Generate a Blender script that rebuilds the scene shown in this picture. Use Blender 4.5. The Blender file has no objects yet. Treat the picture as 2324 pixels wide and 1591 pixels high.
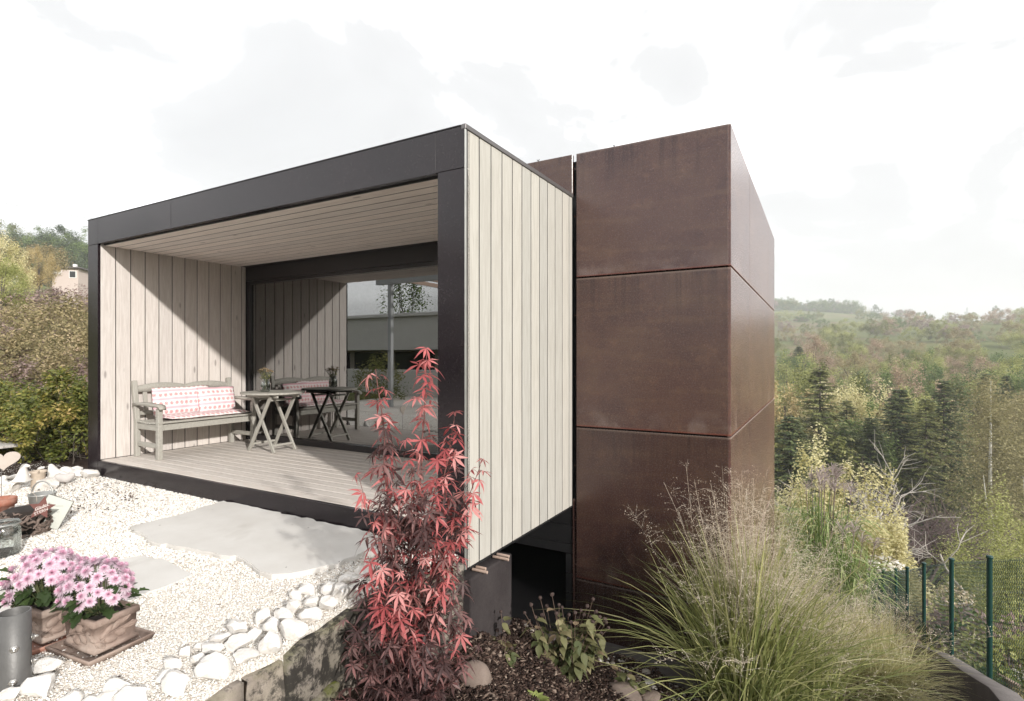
import bpy, bmesh, math, random
import numpy as np
from mathutils import Vector, Matrix, Euler, noise as mnoise

# ------------------------------------------------------------------ camera, sky, sun, exposure
SC = bpy.context.scene
COL = SC.collection
FPX, CX0, HY = 1233.0, 1161.5, 811.0            # focal length, centre and horizon in 2323x1591 picture units
YAW = math.radians(29.46)
CAM = Vector((2.153, -3.155, 1.20))
RV = Vector((math.cos(YAW), math.sin(YAW), 0))   # camera right
FV = Vector((-math.sin(YAW), math.cos(YAW), 0))  # camera forward

cd = bpy.data.cameras.new('camera')
cd.sensor_width = 36.0
cd.lens = 36.0 * FPX / 2323.0
cd.shift_y = 15.5 / 2323.0
cd.clip_start = 0.05
cd.clip_end = 6000
co = bpy.data.objects.new('camera', cd)
co.location = CAM
co.rotation_euler = (math.radians(90), 0, YAW)
COL.objects.link(co)
SC.camera = co

SUNV = Vector((2.1, -1.0, 0.89)).normalized()    # towards the sun
sun_el = math.asin(SUNV.z)
w = bpy.data.worlds.new('World')
SC.world = w
w.use_nodes = True
wn, wl = w.node_tree.nodes, w.node_tree.links
wn.clear()
sky = wn.new('ShaderNodeTexSky')
sky.sky_type = 'NISHITA'
sky.sun_disc = False
sky.sun_elevation = sun_el
sky.sun_rotation = math.atan2(SUNV.x, SUNV.y)
sky.dust_density = 4.0
sky.air_density = 1.0
sc_ = wn.new('ShaderNodeVectorMath'); sc_.operation = 'SCALE'; sc_.inputs['Scale'].default_value = 0.10
wl.new(sky.outputs[0], sc_.inputs[0])
tc = wn.new('ShaderNodeTexCoord')
mp = wn.new('ShaderNodeMapping'); mp.inputs['Scale'].default_value = (1, 1, 2.2)
wl.new(tc.outputs['Generated'], mp.inputs[0])
cn = wn.new('ShaderNodeTexNoise'); cn.inputs['Scale'].default_value = 2.3; cn.inputs['Detail'].default_value = 6; cn.inputs['Roughness'].default_value = .52
cn.inputs['Distortion'].default_value = .5
wl.new(mp.outputs[0], cn.inputs['Vector'])
cr = wn.new('ShaderNodeValToRGB')
e_ = cr.color_ramp.elements; e_.new(.47)
for el_, (p_, v_) in zip(e_, ((.33, .452), (.47, .488), (.62, 1.25))): el_.position = p_; el_.color = (v_, v_, v_ * 1.002, 1)
wl.new(cn.outputs[0], cr.inputs[0])
mx = wn.new('ShaderNodeMix'); mx.data_type = 'RGBA'; mx.inputs[0].default_value = .93   # a closed bright cloud cover
wl.new(sc_.outputs[0], mx.inputs[6]); wl.new(cr.outputs[0], mx.inputs[7])
bg = wn.new('ShaderNodeBackground'); bg.inputs[1].default_value = 1.0
wl.new(mx.outputs[2], bg.inputs[0])
wo = wn.new('ShaderNodeOutputWorld'); wl.new(bg.outputs[0], wo.inputs[0])

sl = bpy.data.lights.new('sun', 'SUN')
sl.energy = 2.6
sl.angle = math.radians(1.6)
sl.color = (1.0, .965, .915)
so = bpy.data.objects.new('sun', sl)
so.rotation_euler = SUNV.to_track_quat('Z', 'Y').to_euler()
so.location = (20, -10, 12)
COL.objects.link(so)

SC.view_settings.view_transform = 'Standard'
SC.view_settings.look = 'None'
SC.view_settings.gamma = 1
SC.view_settings.exposure = 1.0
SC.view_settings.use_curve_mapping = False
SC.render.engine = 'CYCLES'
SC.cycles.use_denoising = True
SC.cycles.max_bounces = 6
SC.cycles.transparent_max_bounces = 12
SC.cycles.volume_bounces = 1
SC.cycles.caustics_reflective = False
SC.cycles.caustics_refractive = False

# ------------------------------------------------------------------ picture unit -> place
def ray(px, py):
    return RV * ((px - CX0) / FPX) + FV + Vector((0, 0, (HY - py) / FPX))
def at_d(px, py, d):
    return CAM + ray(px, py) * d
def at_z(px, py, z):
    r = ray(px, py); return CAM + r * ((z - CAM.z) / r.z)
def at_x(px, py, x):
    r = ray(px, py); return CAM + r * ((x - CAM.x) / r.x)
def at_y(px, py, y):
    r = ray(px, py); return CAM + r * ((y - CAM.y) / r.y)
def pix(v):
    q = Vector(v) - CAM; d = q.dot(FV)
    return CX0 + FPX * q.dot(RV) / d, HY - FPX * q.z / d, d
def sstep(a, b, x):
    t = np.clip((np.asarray(x, float) - a) / (b - a), 0, 1); return t * t * (3 - 2 * t)

# ------------------------------------------------------------------ materials
class NT:
    def __init__(s, name):
        s.m = bpy.data.materials.new(name); s.m.use_nodes = True
        s.t = s.m.node_tree; s.t.nodes.clear()
        s.out = s.t.nodes.new('ShaderNodeOutputMaterial')
    def n(s, typ, props=None, **ins):
        nd = s.t.nodes.new('ShaderNode' + typ)
        for k, v in (props or {}).items(): setattr(nd, k, v)
        for k, v in ins.items():
            k = k.replace('_', ' ')
            k = int(k[1:]) if k[0] == 'i' and k[1:].isdigit() else k
            s.set(nd.inputs[k], v)
        return nd
    def set(s, sock, v):
        if isinstance(v, bpy.types.NodeSocket): s.t.links.new(v, sock)
        elif isinstance(v, bpy.types.Node): s.t.links.new(v.outputs[0], sock)
        else:
            if isinstance(v, (tuple, list)) and len(v) == 3 and sock.type == 'RGBA': v = (*v, 1)
            sock.default_value = v
    def coord(s, kind='Object', scale=(1, 1, 1), rnd=False, geo=False):
        if geo: c = s.n('NewGeometry').outputs['Position']
        else: c = s.n('TexCoord').outputs[kind]
        if rnd:
            oi = s.n('ObjectInfo')
            mm = s.n('VectorMath', {'operation': 'SCALE'}); s.set(mm.inputs[0], (13.1, 7.7, 23.3)); s.set(mm.inputs['Scale'], oi.outputs['Random'])
            c = s.n('VectorMath', {'operation': 'ADD'}, i0=c, i1=mm.outputs[0]).outputs[0]
        return s.n('Mapping', Vector=c, Scale=scale).outputs[0]
    def noise(s, vec, scale, detail=4, rough=.55, dist=0):
        return s.n('TexNoise', Vector=vec, Scale=scale, Detail=detail, Roughness=rough, Distortion=dist).outputs[0]
    def ramp(s, fac, *stops):
        r = s.n('ValToRGB', Fac=fac); e = r.color_ramp.elements
        while len(e) < len(stops): e.new(.5)
        for el, (p, c) in zip(e, stops):
            el.position = p; el.color = (*c, 1) if len(c) == 3 else c
        return r.outputs[0]
    def mix(s, f, a, b, typ='MIX'):
        r = s.n('Mix', {'data_type': 'RGBA', 'blend_type': typ}); s.set(r.inputs[0], f); s.set(r.inputs[6], a); s.set(r.inputs[7], b)
        return r.outputs[2]
    def math(s, op, a, b=0.0, c=0.0):
        r = s.n('Math', {'operation': op}); s.set(r.inputs[0], a); s.set(r.inputs[1], b); s.set(r.inputs[2], c); return r.outputs[0]
    def mapr(s, v, a, b, c=0.0, d=1.0):
        r = s.n('MapRange'); s.set(r.inputs[0], v)
        for i, x in enumerate((a, b, c, d)): s.set(r.inputs[i + 1], x)
        return r.outputs[0]
    def bump(s, h, strength=.3, dist=.01):
        return s.n('Bump', Strength=strength, Distance=dist, Height=h).outputs[0]
    def bsdf(s, **k):
        b = s.n('BsdfPrincipled', **k); s.t.links.new(b.outputs[0], s.out.inputs[0]); return b
    def done(s, sh=None):
        if sh is not None: s.set(s.out.inputs[0], sh)
        return s.m

M = {}
GAIN = {'gold_leaf': 1.35, 'olive_leaf': 1.6, 'tan_leaf': 1.45, 'pink_leaf': 1.35, 'green_leaf': 1.7, 'fresh_leaf': 1.35, 'mauve_leaf': 1.6, 'brush_leaf': 1.45, 'hedge_leaf': 1.45, 'needle': 2.0, 'needle_light': 1.9, 'dark_wood_leaf': 1.5, 'birch_leaf': 1.1, 'grass_blade': 1.8, 'grass_fine': 1.45, 'reed_blade': 1.2, 'sage_leaf': 1.25}
def leaf_mat(name, stops, trans=.35, rough=.6, spec=.25, objvar=.0):
    gain = GAIN.get(name, 1.0)
    """foliage: every leaf has its own tint (vertex attribute) between the given colours"""
    t = NT(name)
    f = t.n('Attribute', {'attribute_name': 'tint'}).outputs['Fac']
    if objvar:
        r = t.n('ObjectInfo').outputs['Random']
        f = t.math('ADD', t.math('MULTIPLY', f, 1 - objvar), t.math('MULTIPLY', r, objvar))
    c = t.ramp(f, *[(p, tuple(min(.8, x * gain) for x in q)) for p, q in stops])
    b = t.n('BsdfPrincipled', Base_Color=c, Roughness=rough)
    b.inputs['Specular IOR Level'].default_value = spec
    tr = t.n('BsdfTranslucent', Color=c)
    m = t.n('MixShader', i0=trans, i1=b.outputs[0], i2=tr.outputs[0])
    M[name] = t.done(m.outputs[0])
def plain(name, c, rough=.6, metal=0., spec=.5, nscale=0, namt=.15, bump=0, bscale=60):
    t = NT(name); col = c
    if nscale:
        v = t.coord(rnd=True); nz = t.noise(v, nscale, 6)
        col = t.mix(nz, tuple(x * (1 - namt) for x in c), tuple(min(1, x * (1 + namt)) for x in c))
    b = t.bsdf(Base_Color=col, Roughness=rough, Metallic=metal)
    b.inputs['Specular IOR Level'].default_value = spec
    if bump:
        t.set(b.inputs['Normal'], t.bump(t.noise(t.coord(rnd=True), bscale, 5), bump, .01))
    M[name] = t.done()

# ------------------------------------------------------------------ mesh collecting
class MB:
    def __init__(s): s.v = []; s.f = []; s.t = []; s.n = 0
    def add(s, v, f, tint=None):
        v = np.asarray(v, float).reshape(-1, 3); f = np.asarray(f, int)
        s.v.append(v); s.f.append(f + s.n)
        s.t.append(np.full(len(v), .5) if tint is None else np.broadcast_to(np.asarray(tint, float), (len(v),)))
        s.n += len(v); return s
    def mesh(s, name, mat, smooth=False, tint=False):
        me = bpy.data.meshes.new(name)
        V = np.concatenate(s.v) if s.v else np.zeros((0, 3))
        loops = np.concatenate([f.ravel() for f in s.f]) if s.f else np.zeros(0, int)
        sizes = np.concatenate([np.full(len(f), f.shape[1]) for f in s.f]) if s.f else np.zeros(0, int)
        me.vertices.add(len(V)); me.vertices.foreach_set('co', V.astype(np.float32).ravel())
        me.loops.add(len(loops)); me.loops.foreach_set('vertex_index', loops.astype(np.int32))
        st = np.concatenate([[0], np.cumsum(sizes)[:-1]]) if len(sizes) else sizes
        me.polygons.add(len(sizes)); me.polygons.foreach_set('loop_start', st.astype(np.int32)); me.polygons.foreach_set('loop_total', sizes.astype(np.int32))
        if smooth: me.polygons.foreach_set('use_smooth', np.ones(len(sizes), bool))
        if tint:
            a = me.attributes.new('tint', 'FLOAT', 'POINT'); a.data.foreach_set('value', np.concatenate(s.t).astype(np.float32))
        me.update(calc_edges=True)
        if mat is not None: me.materials.append(M[mat] if isinstance(mat, str) else mat)
        return me
    def build(s, name, mat, parent=None, smooth=False, tint=False, loc=None):
        return obj(name, s.mesh(name, mat, smooth, tint), parent, loc)

def obj(name, me, parent=None, loc=None, rot=None, scale=None):
    o = bpy.data.objects.new(name, me); COL.objects.link(o)
    if parent is not None: o.parent = parent
    if loc is not None: o.location = loc
    if rot is not None: o.rotation_euler = rot
    if scale is not None: o.scale = (scale,) * 3 if isinstance(scale, (int, float)) else scale
    return o
def tag(o, label=None, cat=None, group=None, kind=None):
    if label: o['label'] = label
    if cat: o['category'] = cat
    if group: o['group'] = group
    if kind: o['kind'] = kind
    return o
def thing(name, label, cat, loc=(0, 0, 0), rz=0, group=None):
    o = bpy.data.objects.new(name, None); COL.objects.link(o)
    o.empty_display_size = .1; o.location = loc; o.rotation_euler = (0, 0, rz)
    return tag(o, label, cat, group)
def struct(name, mb, mat, label, smooth=False, parent=None):
    o = mb.build(name, mat, parent, smooth)
    if parent is None: tag(o, label, None, None, 'structure')
    return o
def bmbox(size, bev=.004, seg=1):
    bm = bmesh.new(); bmesh.ops.create_cube(bm, size=1)
    bmesh.ops.scale(bm, vec=size, verts=bm.verts)
    if bev > 0: bmesh.ops.bevel(bm, geom=bm.edges[:], offset=min(bev, min(size) * .45), segments=seg, affect='EDGES', profile=.5)
    return bm
def bm_mesh(bm, name, mat, smooth=False):
    me = bpy.data.meshes.new(name); bm.to_mesh(me); bm.free()
    if smooth: me.polygons.foreach_set('use_smooth', np.ones(len(me.polygons), bool))
    me.materials.append(M[mat]); return me
def box(name, mat, lo, hi, parent=None, bev=.003, seg=1):
    """axis aligned bevelled box from corner to corner, origin at its centre"""
    lo, hi = Vector(lo), Vector(hi); c = (lo + hi) / 2; s = hi - lo
    return obj(name, bm_mesh(bmbox(s, bev, seg), name, mat), parent, c)
def beam(name, mat, a, b, w, h, parent=None, bev=.003, up=(0, 0, 1), seg=1):
    """bevelled bar from a to b; w across, h along up"""
    a, b = Vector(a), Vector(b); d = b - a
    x = d.normalized(); u = Vector(up); y = u.cross(x)
    if y.length < 1e-4: y = Vector((0, 1, 0)).cross(x)
    y.normalize(); z = x.cross(y)
    me = bm_mesh(bmbox((d.length, w, h), bev, seg), name, mat)
    o = obj(name, me, parent)
    o.matrix_local = Matrix.Translation((a + b) / 2) @ Matrix((x, y, z)).transposed().to_4x4()
    return o
def tube(mb, pts, rad, sides=6, cap=True, tint=None):
    P = np.asarray(pts, float); k = len(P)
    R = np.broadcast_to(np.asarray(rad, float), (k,))
    T = np.gradient(P, axis=0); T /= np.linalg.norm(T, axis=1, keepdims=True) + 1e-9
    ref = np.array([0, 0, 1.]) if abs(T[:, 2]).mean() < .9 else np.array([1., 0, 0])
    A = np.cross(T, ref); A /= np.linalg.norm(A, axis=1, keepdims=True) + 1e-9
    B = np.cross(T, A)
    an = np.arange(sides) * 2 * np.pi / sides
    V = P[:, None] + R[:, None, None] * (np.cos(an)[None, :, None] * A[:, None] + np.sin(an)[None, :, None] * B[:, None])
    i = np.arange(k - 1)[:, None] * sides; j = np.arange(sides)[None]; j2 = (j + 1) % sides
    F = np.stack([i + j, i + j2, i + sides + j2, i + sides + j], -1).reshape(-1, 4)
    mb.add(V.reshape(-1, 3), F, tint)
    if cap:
        mb.add(V[0], np.arange(sides)[::-1][None], None if tint is None else tint)
        mb.add(V[-1], np.arange(sides)[None], None if tint is None else tint)
    return mb
def lathe(mb, prof, sides=24, c=(0, 0, 0), tint=None):
    pr = np.asarray(prof, float); k = len(pr); an = np.arange(sides) * 2 * np.pi / sides
    V = np.stack([pr[:, :1] * np.cos(an), pr[:, :1] * np.sin(an), np.repeat(pr[:, 1:2], sides, 1)], -1) + np.asarray(c, float)
    i = np.arange(k - 1)[:, None] * sides; j = np.arange(sides)[None]; j2 = (j + 1) % sides
    mb.add(V.reshape(-1, 3), np.stack([i + j, i + j2, i + sides + j2, i + sides + j], -1).reshape(-1, 4), tint); return mb
def ribbons(mb, P, W, side, tint):
    """P (n,k,3) centre lines, W (n,k) widths, side (n,3) or (n,k,3) sideways directions"""
    P = np.asarray(P, float); n, k, _ = P.shape
    S = np.asarray(side, float)
    if S.ndim == 2: S = np.repeat(S[:, None], k, 1)
    S = S / (np.linalg.norm(S, axis=2, keepdims=True) + 1e-9)
    W = np.broadcast_to(np.asarray(W, float), (n, k))
    V = np.stack([P - S * W[..., None] / 2, P + S * W[..., None] / 2], 2).reshape(-1, 3)
    b = (np.arange(n)[:, None] * k + np.arange(k - 1)[None]).ravel() * 2
    mb.add(V, np.stack([b, b + 1, b + 3, b + 2], 1), np.repeat(np.broadcast_to(tint, (n,)), 2 * k)); return mb
def leafquads(mb, C, D, N, L, W, tint, fold=.0):
    """n diamond leaves: base C, direction D, rough normal N, length L, width W"""
    C = np.asarray(C, float); n = len(C)
    D = D / (np.linalg.norm(D, axis=1, keepdims=True) + 1e-9)
    S = np.cross(D, N); S /= np.linalg.norm(S, axis=1, keepdims=True) + 1e-9
    U = np.cross(S, D)
    L = np.broadcast_to(L, (n,))[:, None]; W = np.broadcast_to(W, (n,))[:, None]
    m = C + D * L * .45
    V = np.stack([C, m - S * W / 2 + U * W * fold, C + D * L, m + S * W / 2 + U * W * fold], 1).reshape(-1, 3)
    b = np.arange(n) * 4
    if fold: F = np.concatenate([np.stack([b, b + 1, b + 2], 1), np.stack([b, b + 2, b + 3], 1)])
    else: F = np.stack([b, b + 1, b + 2, b + 3], 1)
    mb.add(V, F, np.repeat(np.broadcast_to(tint, (n,)), 4)); return mb
def rdir(rg, n, zs=1.0):
    v = rg.normal(size=(n, 3)); v[:, 2] *= zs; return v / (np.linalg.norm(v, axis=1, keepdims=True) + 1e-9)
def fnoise(P, scale=1.0, seed=0.0):
    return np.array([mnoise.noise(Vector((p[0] * scale + seed, p[1] * scale - seed, p[2] * scale + 2 * seed))) for p in P])
def rockmesh(name, mat, seed, sub=2, cuts=9, rough=.08):
    bm = bmesh.new(); bmesh.ops.create_icosphere(bm, subdivisions=sub, radius=1)
    rg = np.random.default_rng(seed)
    pl = [(Vector(rdir(rg, 1)[0]), rg.uniform(.50, .86)) for _ in range(cuts)]
    for v in bm.verts:
        p = v.co.copy()
        for nn, d in pl:
            e = p.dot(nn) - d
            if e > 0: p -= nn * e * .97
        p += p.normalized() * rough * mnoise.noise(p * 2.3 + Vector((seed * 3.1, 0, seed)))
        p += p.normalized() * rough * .4 * mnoise.noise(p * 6 + Vector((seed, seed * 2.2, 0)))
        v.co = p
    me = bm_mesh(bm, name, mat, True); me.set_sharp_from_angle(angle=math.radians(24)); return me
def textmesh(name, mat, body, size, depth=.0015, shear=0):
    cu = bpy.data.curves.new(name, 'FONT'); cu.body = body; cu.size = size; cu.extrude = depth; cu.shear = shear; cu.resolution_u = 3
    cu.align_x = 'CENTER'
    tmp = bpy.data.objects.new(name, cu); COL.objects.link(tmp)
    dg = bpy.context.evaluated_depsgraph_get()
    me = bpy.data.meshes.new_from_object(tmp.evaluated_get(dg))
    bpy.data.objects.remove(tmp); bpy.data.curves.remove(cu)
    me.materials.clear(); me.materials.append(M[mat]); return me
# ------------------------------------------------------------------ the materials of the place
def m_wood(name, dark, light, axis, grain=1.0, rough=.65, knots=True, var=.10):
    t = NT(name)
    sc = [9, 9, 9]; sc[axis] = .7
    v = t.coord(scale=tuple(sc), rnd=True)
    g = t.noise(v, 5 * grain, 7, .65, .6)
    sc2 = [60, 60, 60]; sc2[axis] = 1.2
    g2 = t.noise(t.coord(scale=tuple(sc2), rnd=True), 2, 3, .6)
    c = t.ramp(g, (.3, dark), (.62, light))
    c = t.mix(t.mapr(g2, .55, .8, 0, .35), c, tuple(x * .62 for x in dark))
    if knots:
        sk = [5.5, 5.5, 5.5]; sk[axis] = 1.7
        vo = t.n('TexVoronoi', Vector=t.coord(scale=tuple(sk), rnd=True), Scale=1.0).outputs['Distance']
        c = t.mix(t.mapr(vo, .05, .10, .75, 0), c, tuple(x * .5 for x in dark))
    r = t.n('ObjectInfo').outputs['Random']
    c = t.mix(1.0, c, t.ramp(r, (0, (1 - var,) * 3), (1, (1, 1 - var * .12, 1 - var * .25))), 'MULTIPLY')
    b = t.bsdf(Base_Color=c, Roughness=rough)
    b.inputs['Specular IOR Level'].default_value = .25
    t.set(b.inputs['Normal'], t.bump(g2, .25, .003))
    M[name] = t.done()
m_wood('wood_side', (.43, .41, .375), (.515, .50, .465), 2, var=.16, knots=False)
m_wood('wood_wall', (.54, .485, .45), (.665, .62, .585), 2, var=.14)
m_wood('wood_ceiling', (.66, .585, .54), (.80, .74, .69), 0, var=.14)
m_wood('wood_deck', (.52, .465, .42), (.68, .63, .58), 0, 1.4, .6, False)
m_wood('wood_grey', (.30, .285, .25), (.40, .385, .345), 0, 1.2, .6, False, .05)
m_wood('wood_weathered', (.35, .32, .29), (.62, .60, .57), 0, 1.6, .75, False)
m_wood('wood_plank', (.34, .24, .19), (.46, .35, .29), 0, 1.3, .8, False)

def m_metal_dark():
    t = NT('dark_metal'); v = t.coord(geo=True)
    n1 = t.noise(v, 1.4, 5, .6); n2 = t.noise(v, 55, 3, .6)
    sp = t.mapr(t.noise(v, 170, 2, .5), .74, .78, 0, .6)
    c = t.ramp(n1, (.3, (.0075, .0045, .0065)), (.7, (.016, .0105, .0135)))
    c = t.mix(t.mapr(n2, .62, .75, 0, .25), c, (.10, .09, .085)); c = t.mix(sp, c, (.22, .2, .19))
    b = t.bsdf(Base_Color=c, Roughness=t.mapr(n1, .3, .7, .15, .24))
    b.inputs['Specular IOR Level'].default_value = .38
    t.set(b.inputs['Normal'], t.bump(t.noise(v, 2.5, 2), .05, .02)); M['dark_metal'] = t.done()
m_metal_dark()
def m_rust():
    t = NT('weathering_steel'); v = t.coord(geo=True); gen = t.n('TexCoord').outputs['Generated']; gz = t.n('SeparateXYZ', Vector=gen).outputs['Z']
    vr = t.coord(rnd=True)
    a = t.noise(vr, 1.3, 6, .65, .6); f = t.noise(v, 75, 5, .75); g = t.noise(v, 9, 6, .72); h = t.noise(v, 28, 4, .7)
    vs = t.coord(rnd=True, scale=(24, 24, .9)); streak = t.noise(vs, 1, 5, .65); hs = t.noise(t.coord(rnd=True, scale=(.7, .7, 6)), 2.2, 5, .6)
    c = t.ramp(a, (.25, (.040, .023, .024)), (.5, (.070, .040, .034)), (.75, (.088, .056, .042)))
    c = t.mix(t.mapr(hs, .5, .72, 0, .5), c, (.115, .074, .050))                       # rolled bands
    c = t.mix(t.mapr(g, .55, .72, 0, .6), c, (.135, .080, .055)); c = t.mix(t.mapr(h, .56, .7, 0, .6), c, (.030, .016, .017))
    c = t.mix(t.mapr(f, .50, .66, 0, .75), c, (.020, .011, .012)); c = t.mix(t.mapr(t.noise(v, 95, 3, .6), .60, .70, 0, .65), c, (.20, .125, .095))
    top = t.mapr(gz, .62, 1.0); c = t.mix(t.math('MULTIPLY', t.mapr(streak, .48, .66), t.math('MULTIPLY', top, .75)), c, (.022, .012, .013))   # run-off stains from the upper edge
    bot = t.mapr(gz, .16, .02); c = t.mix(t.math('MULTIPLY', t.mapr(t.noise(vr, 3.5, 5, .6), .5, .68), t.math('MULTIPLY', bot, .6)), c, (.16, .125, .11))
    c = t.mix(t.mapr(gz, .985, .999, 0, .55), c, (.19, .15, .125)); c = t.mix(t.mapr(gz, .015, .001, 0, .7), c, (.13, .030, .018))       # worn lip, red cut edge
    r = t.n('ObjectInfo').outputs['Random']
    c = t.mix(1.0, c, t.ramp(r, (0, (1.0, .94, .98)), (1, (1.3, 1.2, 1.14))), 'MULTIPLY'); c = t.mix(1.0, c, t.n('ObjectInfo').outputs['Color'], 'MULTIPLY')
    b = t.bsdf(Base_Color=c, Roughness=t.mapr(f, .3, .7, .20, .32))
    b.inputs['Specular IOR Level'].default_value = .6
    t.set(b.inputs['Normal'], t.bump(f, .06, .003)); M['weathering_steel'] = t.done()
m_rust()
def m_black_clad():
    t = NT('black_cladding'); v = t.coord(geo=True)
    n = t.noise(v, 9, 6, .7); c = t.ramp(n, (.3, (.006, .006, .007)), (.75, (.014, .013, .014)))
    b = t.bsdf(Base_Color=c, Roughness=.6); M['black_cladding'] = t.done()
m_black_clad()
def m_concrete(name, lo, hi, rough=.85, scale=3, moss=0, black=.85, b0=.5):
    t = NT(name); v = t.coord(geo=True)
    n = t.noise(v, scale, 8, .68); f = t.noise(v, scale * 28, 4, .65)
    c = t.ramp(n, (.3, lo), (.7, hi)); c = t.mix(t.mapr(f, .5, .75, 0, .4), c, tuple(x * .55 for x in lo))
    if moss:
        nm = t.noise(v, 5, 7, .7); up = t.n('SeparateXYZ', Vector=t.n('NewGeometry').outputs['Normal']).outputs['Z']
        mo = t.math('MULTIPLY', t.mapr(nm, .42, .56), t.mapr(up, .1, .7, .25, 1.0))
        c = t.mix(t.math('MULTIPLY', mo, moss), c, t.mix(f, (.06, .075, .012), (.13, .135, .03)))
        bl = t.mapr(t.noise(v, 11, 7, .75), b0, b0 + .10); c = t.mix(t.math('MULTIPLY', bl, black), c, (.028, .025, .022))
    b = t.bsdf(Base_Color=c, Roughness=rough); b.inputs['Specular IOR Level'].default_value = .25
    t.set(b.inputs['Normal'], t.bump(f, .5, .006)); M[name] = t.done()
m_concrete('dark_concrete', (.026, .021, .022), (.052, .044, .044))
m_concrete('kerb_concrete', (.085, .075, .073), (.13, .12, .115))
m_concrete('wall_stone', (.17, .14, .115), (.38, .33, .28), .9, 6, .35)
m_concrete('wall_stone_black', (.15, .13, .11), (.34, .30, .26), .9, 6, .5, .95, .42)
m_concrete('lit_wall_top', (.14, .125, .12), (.24, .22, .21))  # paler concrete: daylight on the wall top put into its colour
m_concrete('ledge_stone', (.13, .12, .09), (.26, .23, .18), .95, 6, 1.0)
m_concrete('render_white', (.62, .61, .58), (.70, .69, .66), .9, 1.2)
m_concrete('brown_stone', (.16, .12, .10), (.25, .2, .17), .85, 8)
def m_slab():
    t = NT('flagstone'); v = t.coord(geo=True)
    n = t.noise(v, 2.1, 7, .62); f = t.noise(v, 45, 4, .6); st = t.noise(v, 1.3, 3, .5, .8)
    c = t.ramp(n, (.3, (.54, .515, .48)), (.68, (.64, .62, .59)))
    c = t.mix(t.mapr(st, .56, .72, 0, .6), c, (.36, .325, .28)); c = t.mix(t.mapr(f, .66, .8, 0, .35), c, (.36, .33, .29))
    b = t.bsdf(Base_Color=c, Roughness=.8); t.set(b.inputs['Normal'], t.bump(t.noise(v, 14, 6, .6), .25, .01)); M['flagstone'] = t.done()
m_slab()
def m_gravel():
    t = NT('gravel_ground'); v = t.coord(geo=True)
    vo = t.n('TexVoronoi', Vector=v, Scale=95.0); d = vo.outputs['Distance']; cc = vo.outputs['Color']
    h = t.n('SeparateColor', Color=cc).outputs[0]
    c = t.ramp(h, (0, (.66, .60, .53)), (.5, (.80, .76, .69)), (1, (.86, .84, .80)))
    c = t.mix(t.mapr(d, .5, .8, 0, .6), c, (.34, .29, .25))
    c = t.mix(t.mapr(t.noise(v, 1.1, 4), .5, .75, 0, .35), c, (.55, .44, .36))
    b = t.bsdf(Base_Color=c, Roughness=.85); b.inputs['Specular IOR Level'].default_value = .2
    t.set(b.inputs['Normal'], t.bump(t.math('SUBTRACT', 1.0, d), .7, .01)); M['gravel_ground'] = t.done()
    t = NT('gravel_stone'); f = t.n('Attribute', {'attribute_name': 'tint'}).outputs['Fac']
    c = t.ramp(f, (0, (.30, .25, .21)), (.06, (.62, .55, .48)), (.3, (.80, .76, .70)), (.8, (.86, .845, .81)), (1, (.88, .87, .85)))
    b = t.bsdf(Base_Color=c, Roughness=.8); b.inputs['Specular IOR Level'].default_value = .25; M['gravel_stone'] = t.done()
m_gravel()
def m_soil(name, lo, hi, sc=18):
    t = NT(name); v = t.coord(geo=True); n = t.noise(v, sc, 7, .75)
    c = t.ramp(n, (.3, lo), (.7, hi)); b = t.bsdf(Base_Color=c, Roughness=.95); b.inputs['Specular IOR Level'].default_value = .1
    t.set(b.inputs['Normal'], t.bump(n, .9, .03)); M[name] = t.done()
m_soil('soil', (.020, .013, .010), (.075, .052, .042))
m_soil('path_fine_gravel', (.20, .18, .15), (.42, .39, .34), 90)
def m_terrain():
    t = NT('terrain_green'); v = t.coord(geo=True)
    a = t.noise(v, .022, 6, .6); n = t.noise(v, .35, 6, .7); f = t.noise(v, 3.5, 5, .7)
    c = t.ramp(a, (.35, (.075, .095, .028)), (.5, (.12, .14, .045)), (.66, (.165, .125, .075)))
    c = t.mix(t.mapr(n, .45, .7, 0, .6), c, (.10, .085, .045)); c = t.mix(t.mapr(f, .5, .7, 0, .5), c, (.05, .055, .02))
    b = t.bsdf(Base_Color=c, Roughness=.95); b.inputs['Specular IOR Level'].default_value = .1
    t.set(b.inputs['Normal'], t.bump(f, .6, .1)); M['terrain_green'] = t.done()
m_terrain()
def m_rock():
    t = NT('white_rock'); v = t.coord(rnd=True)
    n = t.noise(v, 1.6, 7, .65, .5); f = t.noise(v, 9, 6, .7)
    c = t.ramp(n, (.3, (.60, .55, .49)), (.5, (.74, .71, .67)), (.75, (.79, .775, .75)))
    c = t.mix(t.mapr(f, .60, .74, 0, .45), c, (.43, .36, .30))
    b = t.bsdf(Base_Color=c, Roughness=.75); b.inputs['Specular IOR Level'].default_value = .3
    t.set(b.inputs['Normal'], t.bump(f, .35, .05)); M['white_rock'] = t.done()
    t = NT('river_pebble'); v = t.coord(rnd=True); r = t.n('ObjectInfo').outputs['Random']
    c = t.ramp(r, (0, (.24, .22, .20)), (.4, (.36, .335, .30)), (.75, (.42, .37, .31)), (1, (.62, .6, .57)))
    c = t.mix(t.mapr(t.noise(v, 3, 6, .7), .4, .7, 0, .4), c, (.22, .2, .18))
    b = t.bsdf(Base_Color=c, Roughness=.6); M['river_pebble'] = t.done()
m_rock()
def m_mulch():
    t = NT('bark_chip'); f = t.n('Attribute', {'attribute_name': 'tint'}).outputs['Fac']
    c = t.ramp(f, (0, (.018, .011, .009)), (.5, (.062, .038, .030)), (.8, (.125, .085, .066)), (1, (.30, .235, .19)))
    b = t.bsdf(Base_Color=c, Roughness=.9); b.inputs['Specular IOR Level'].default_value = .2; M['bark_chip'] = t.done()
m_mulch()
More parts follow.
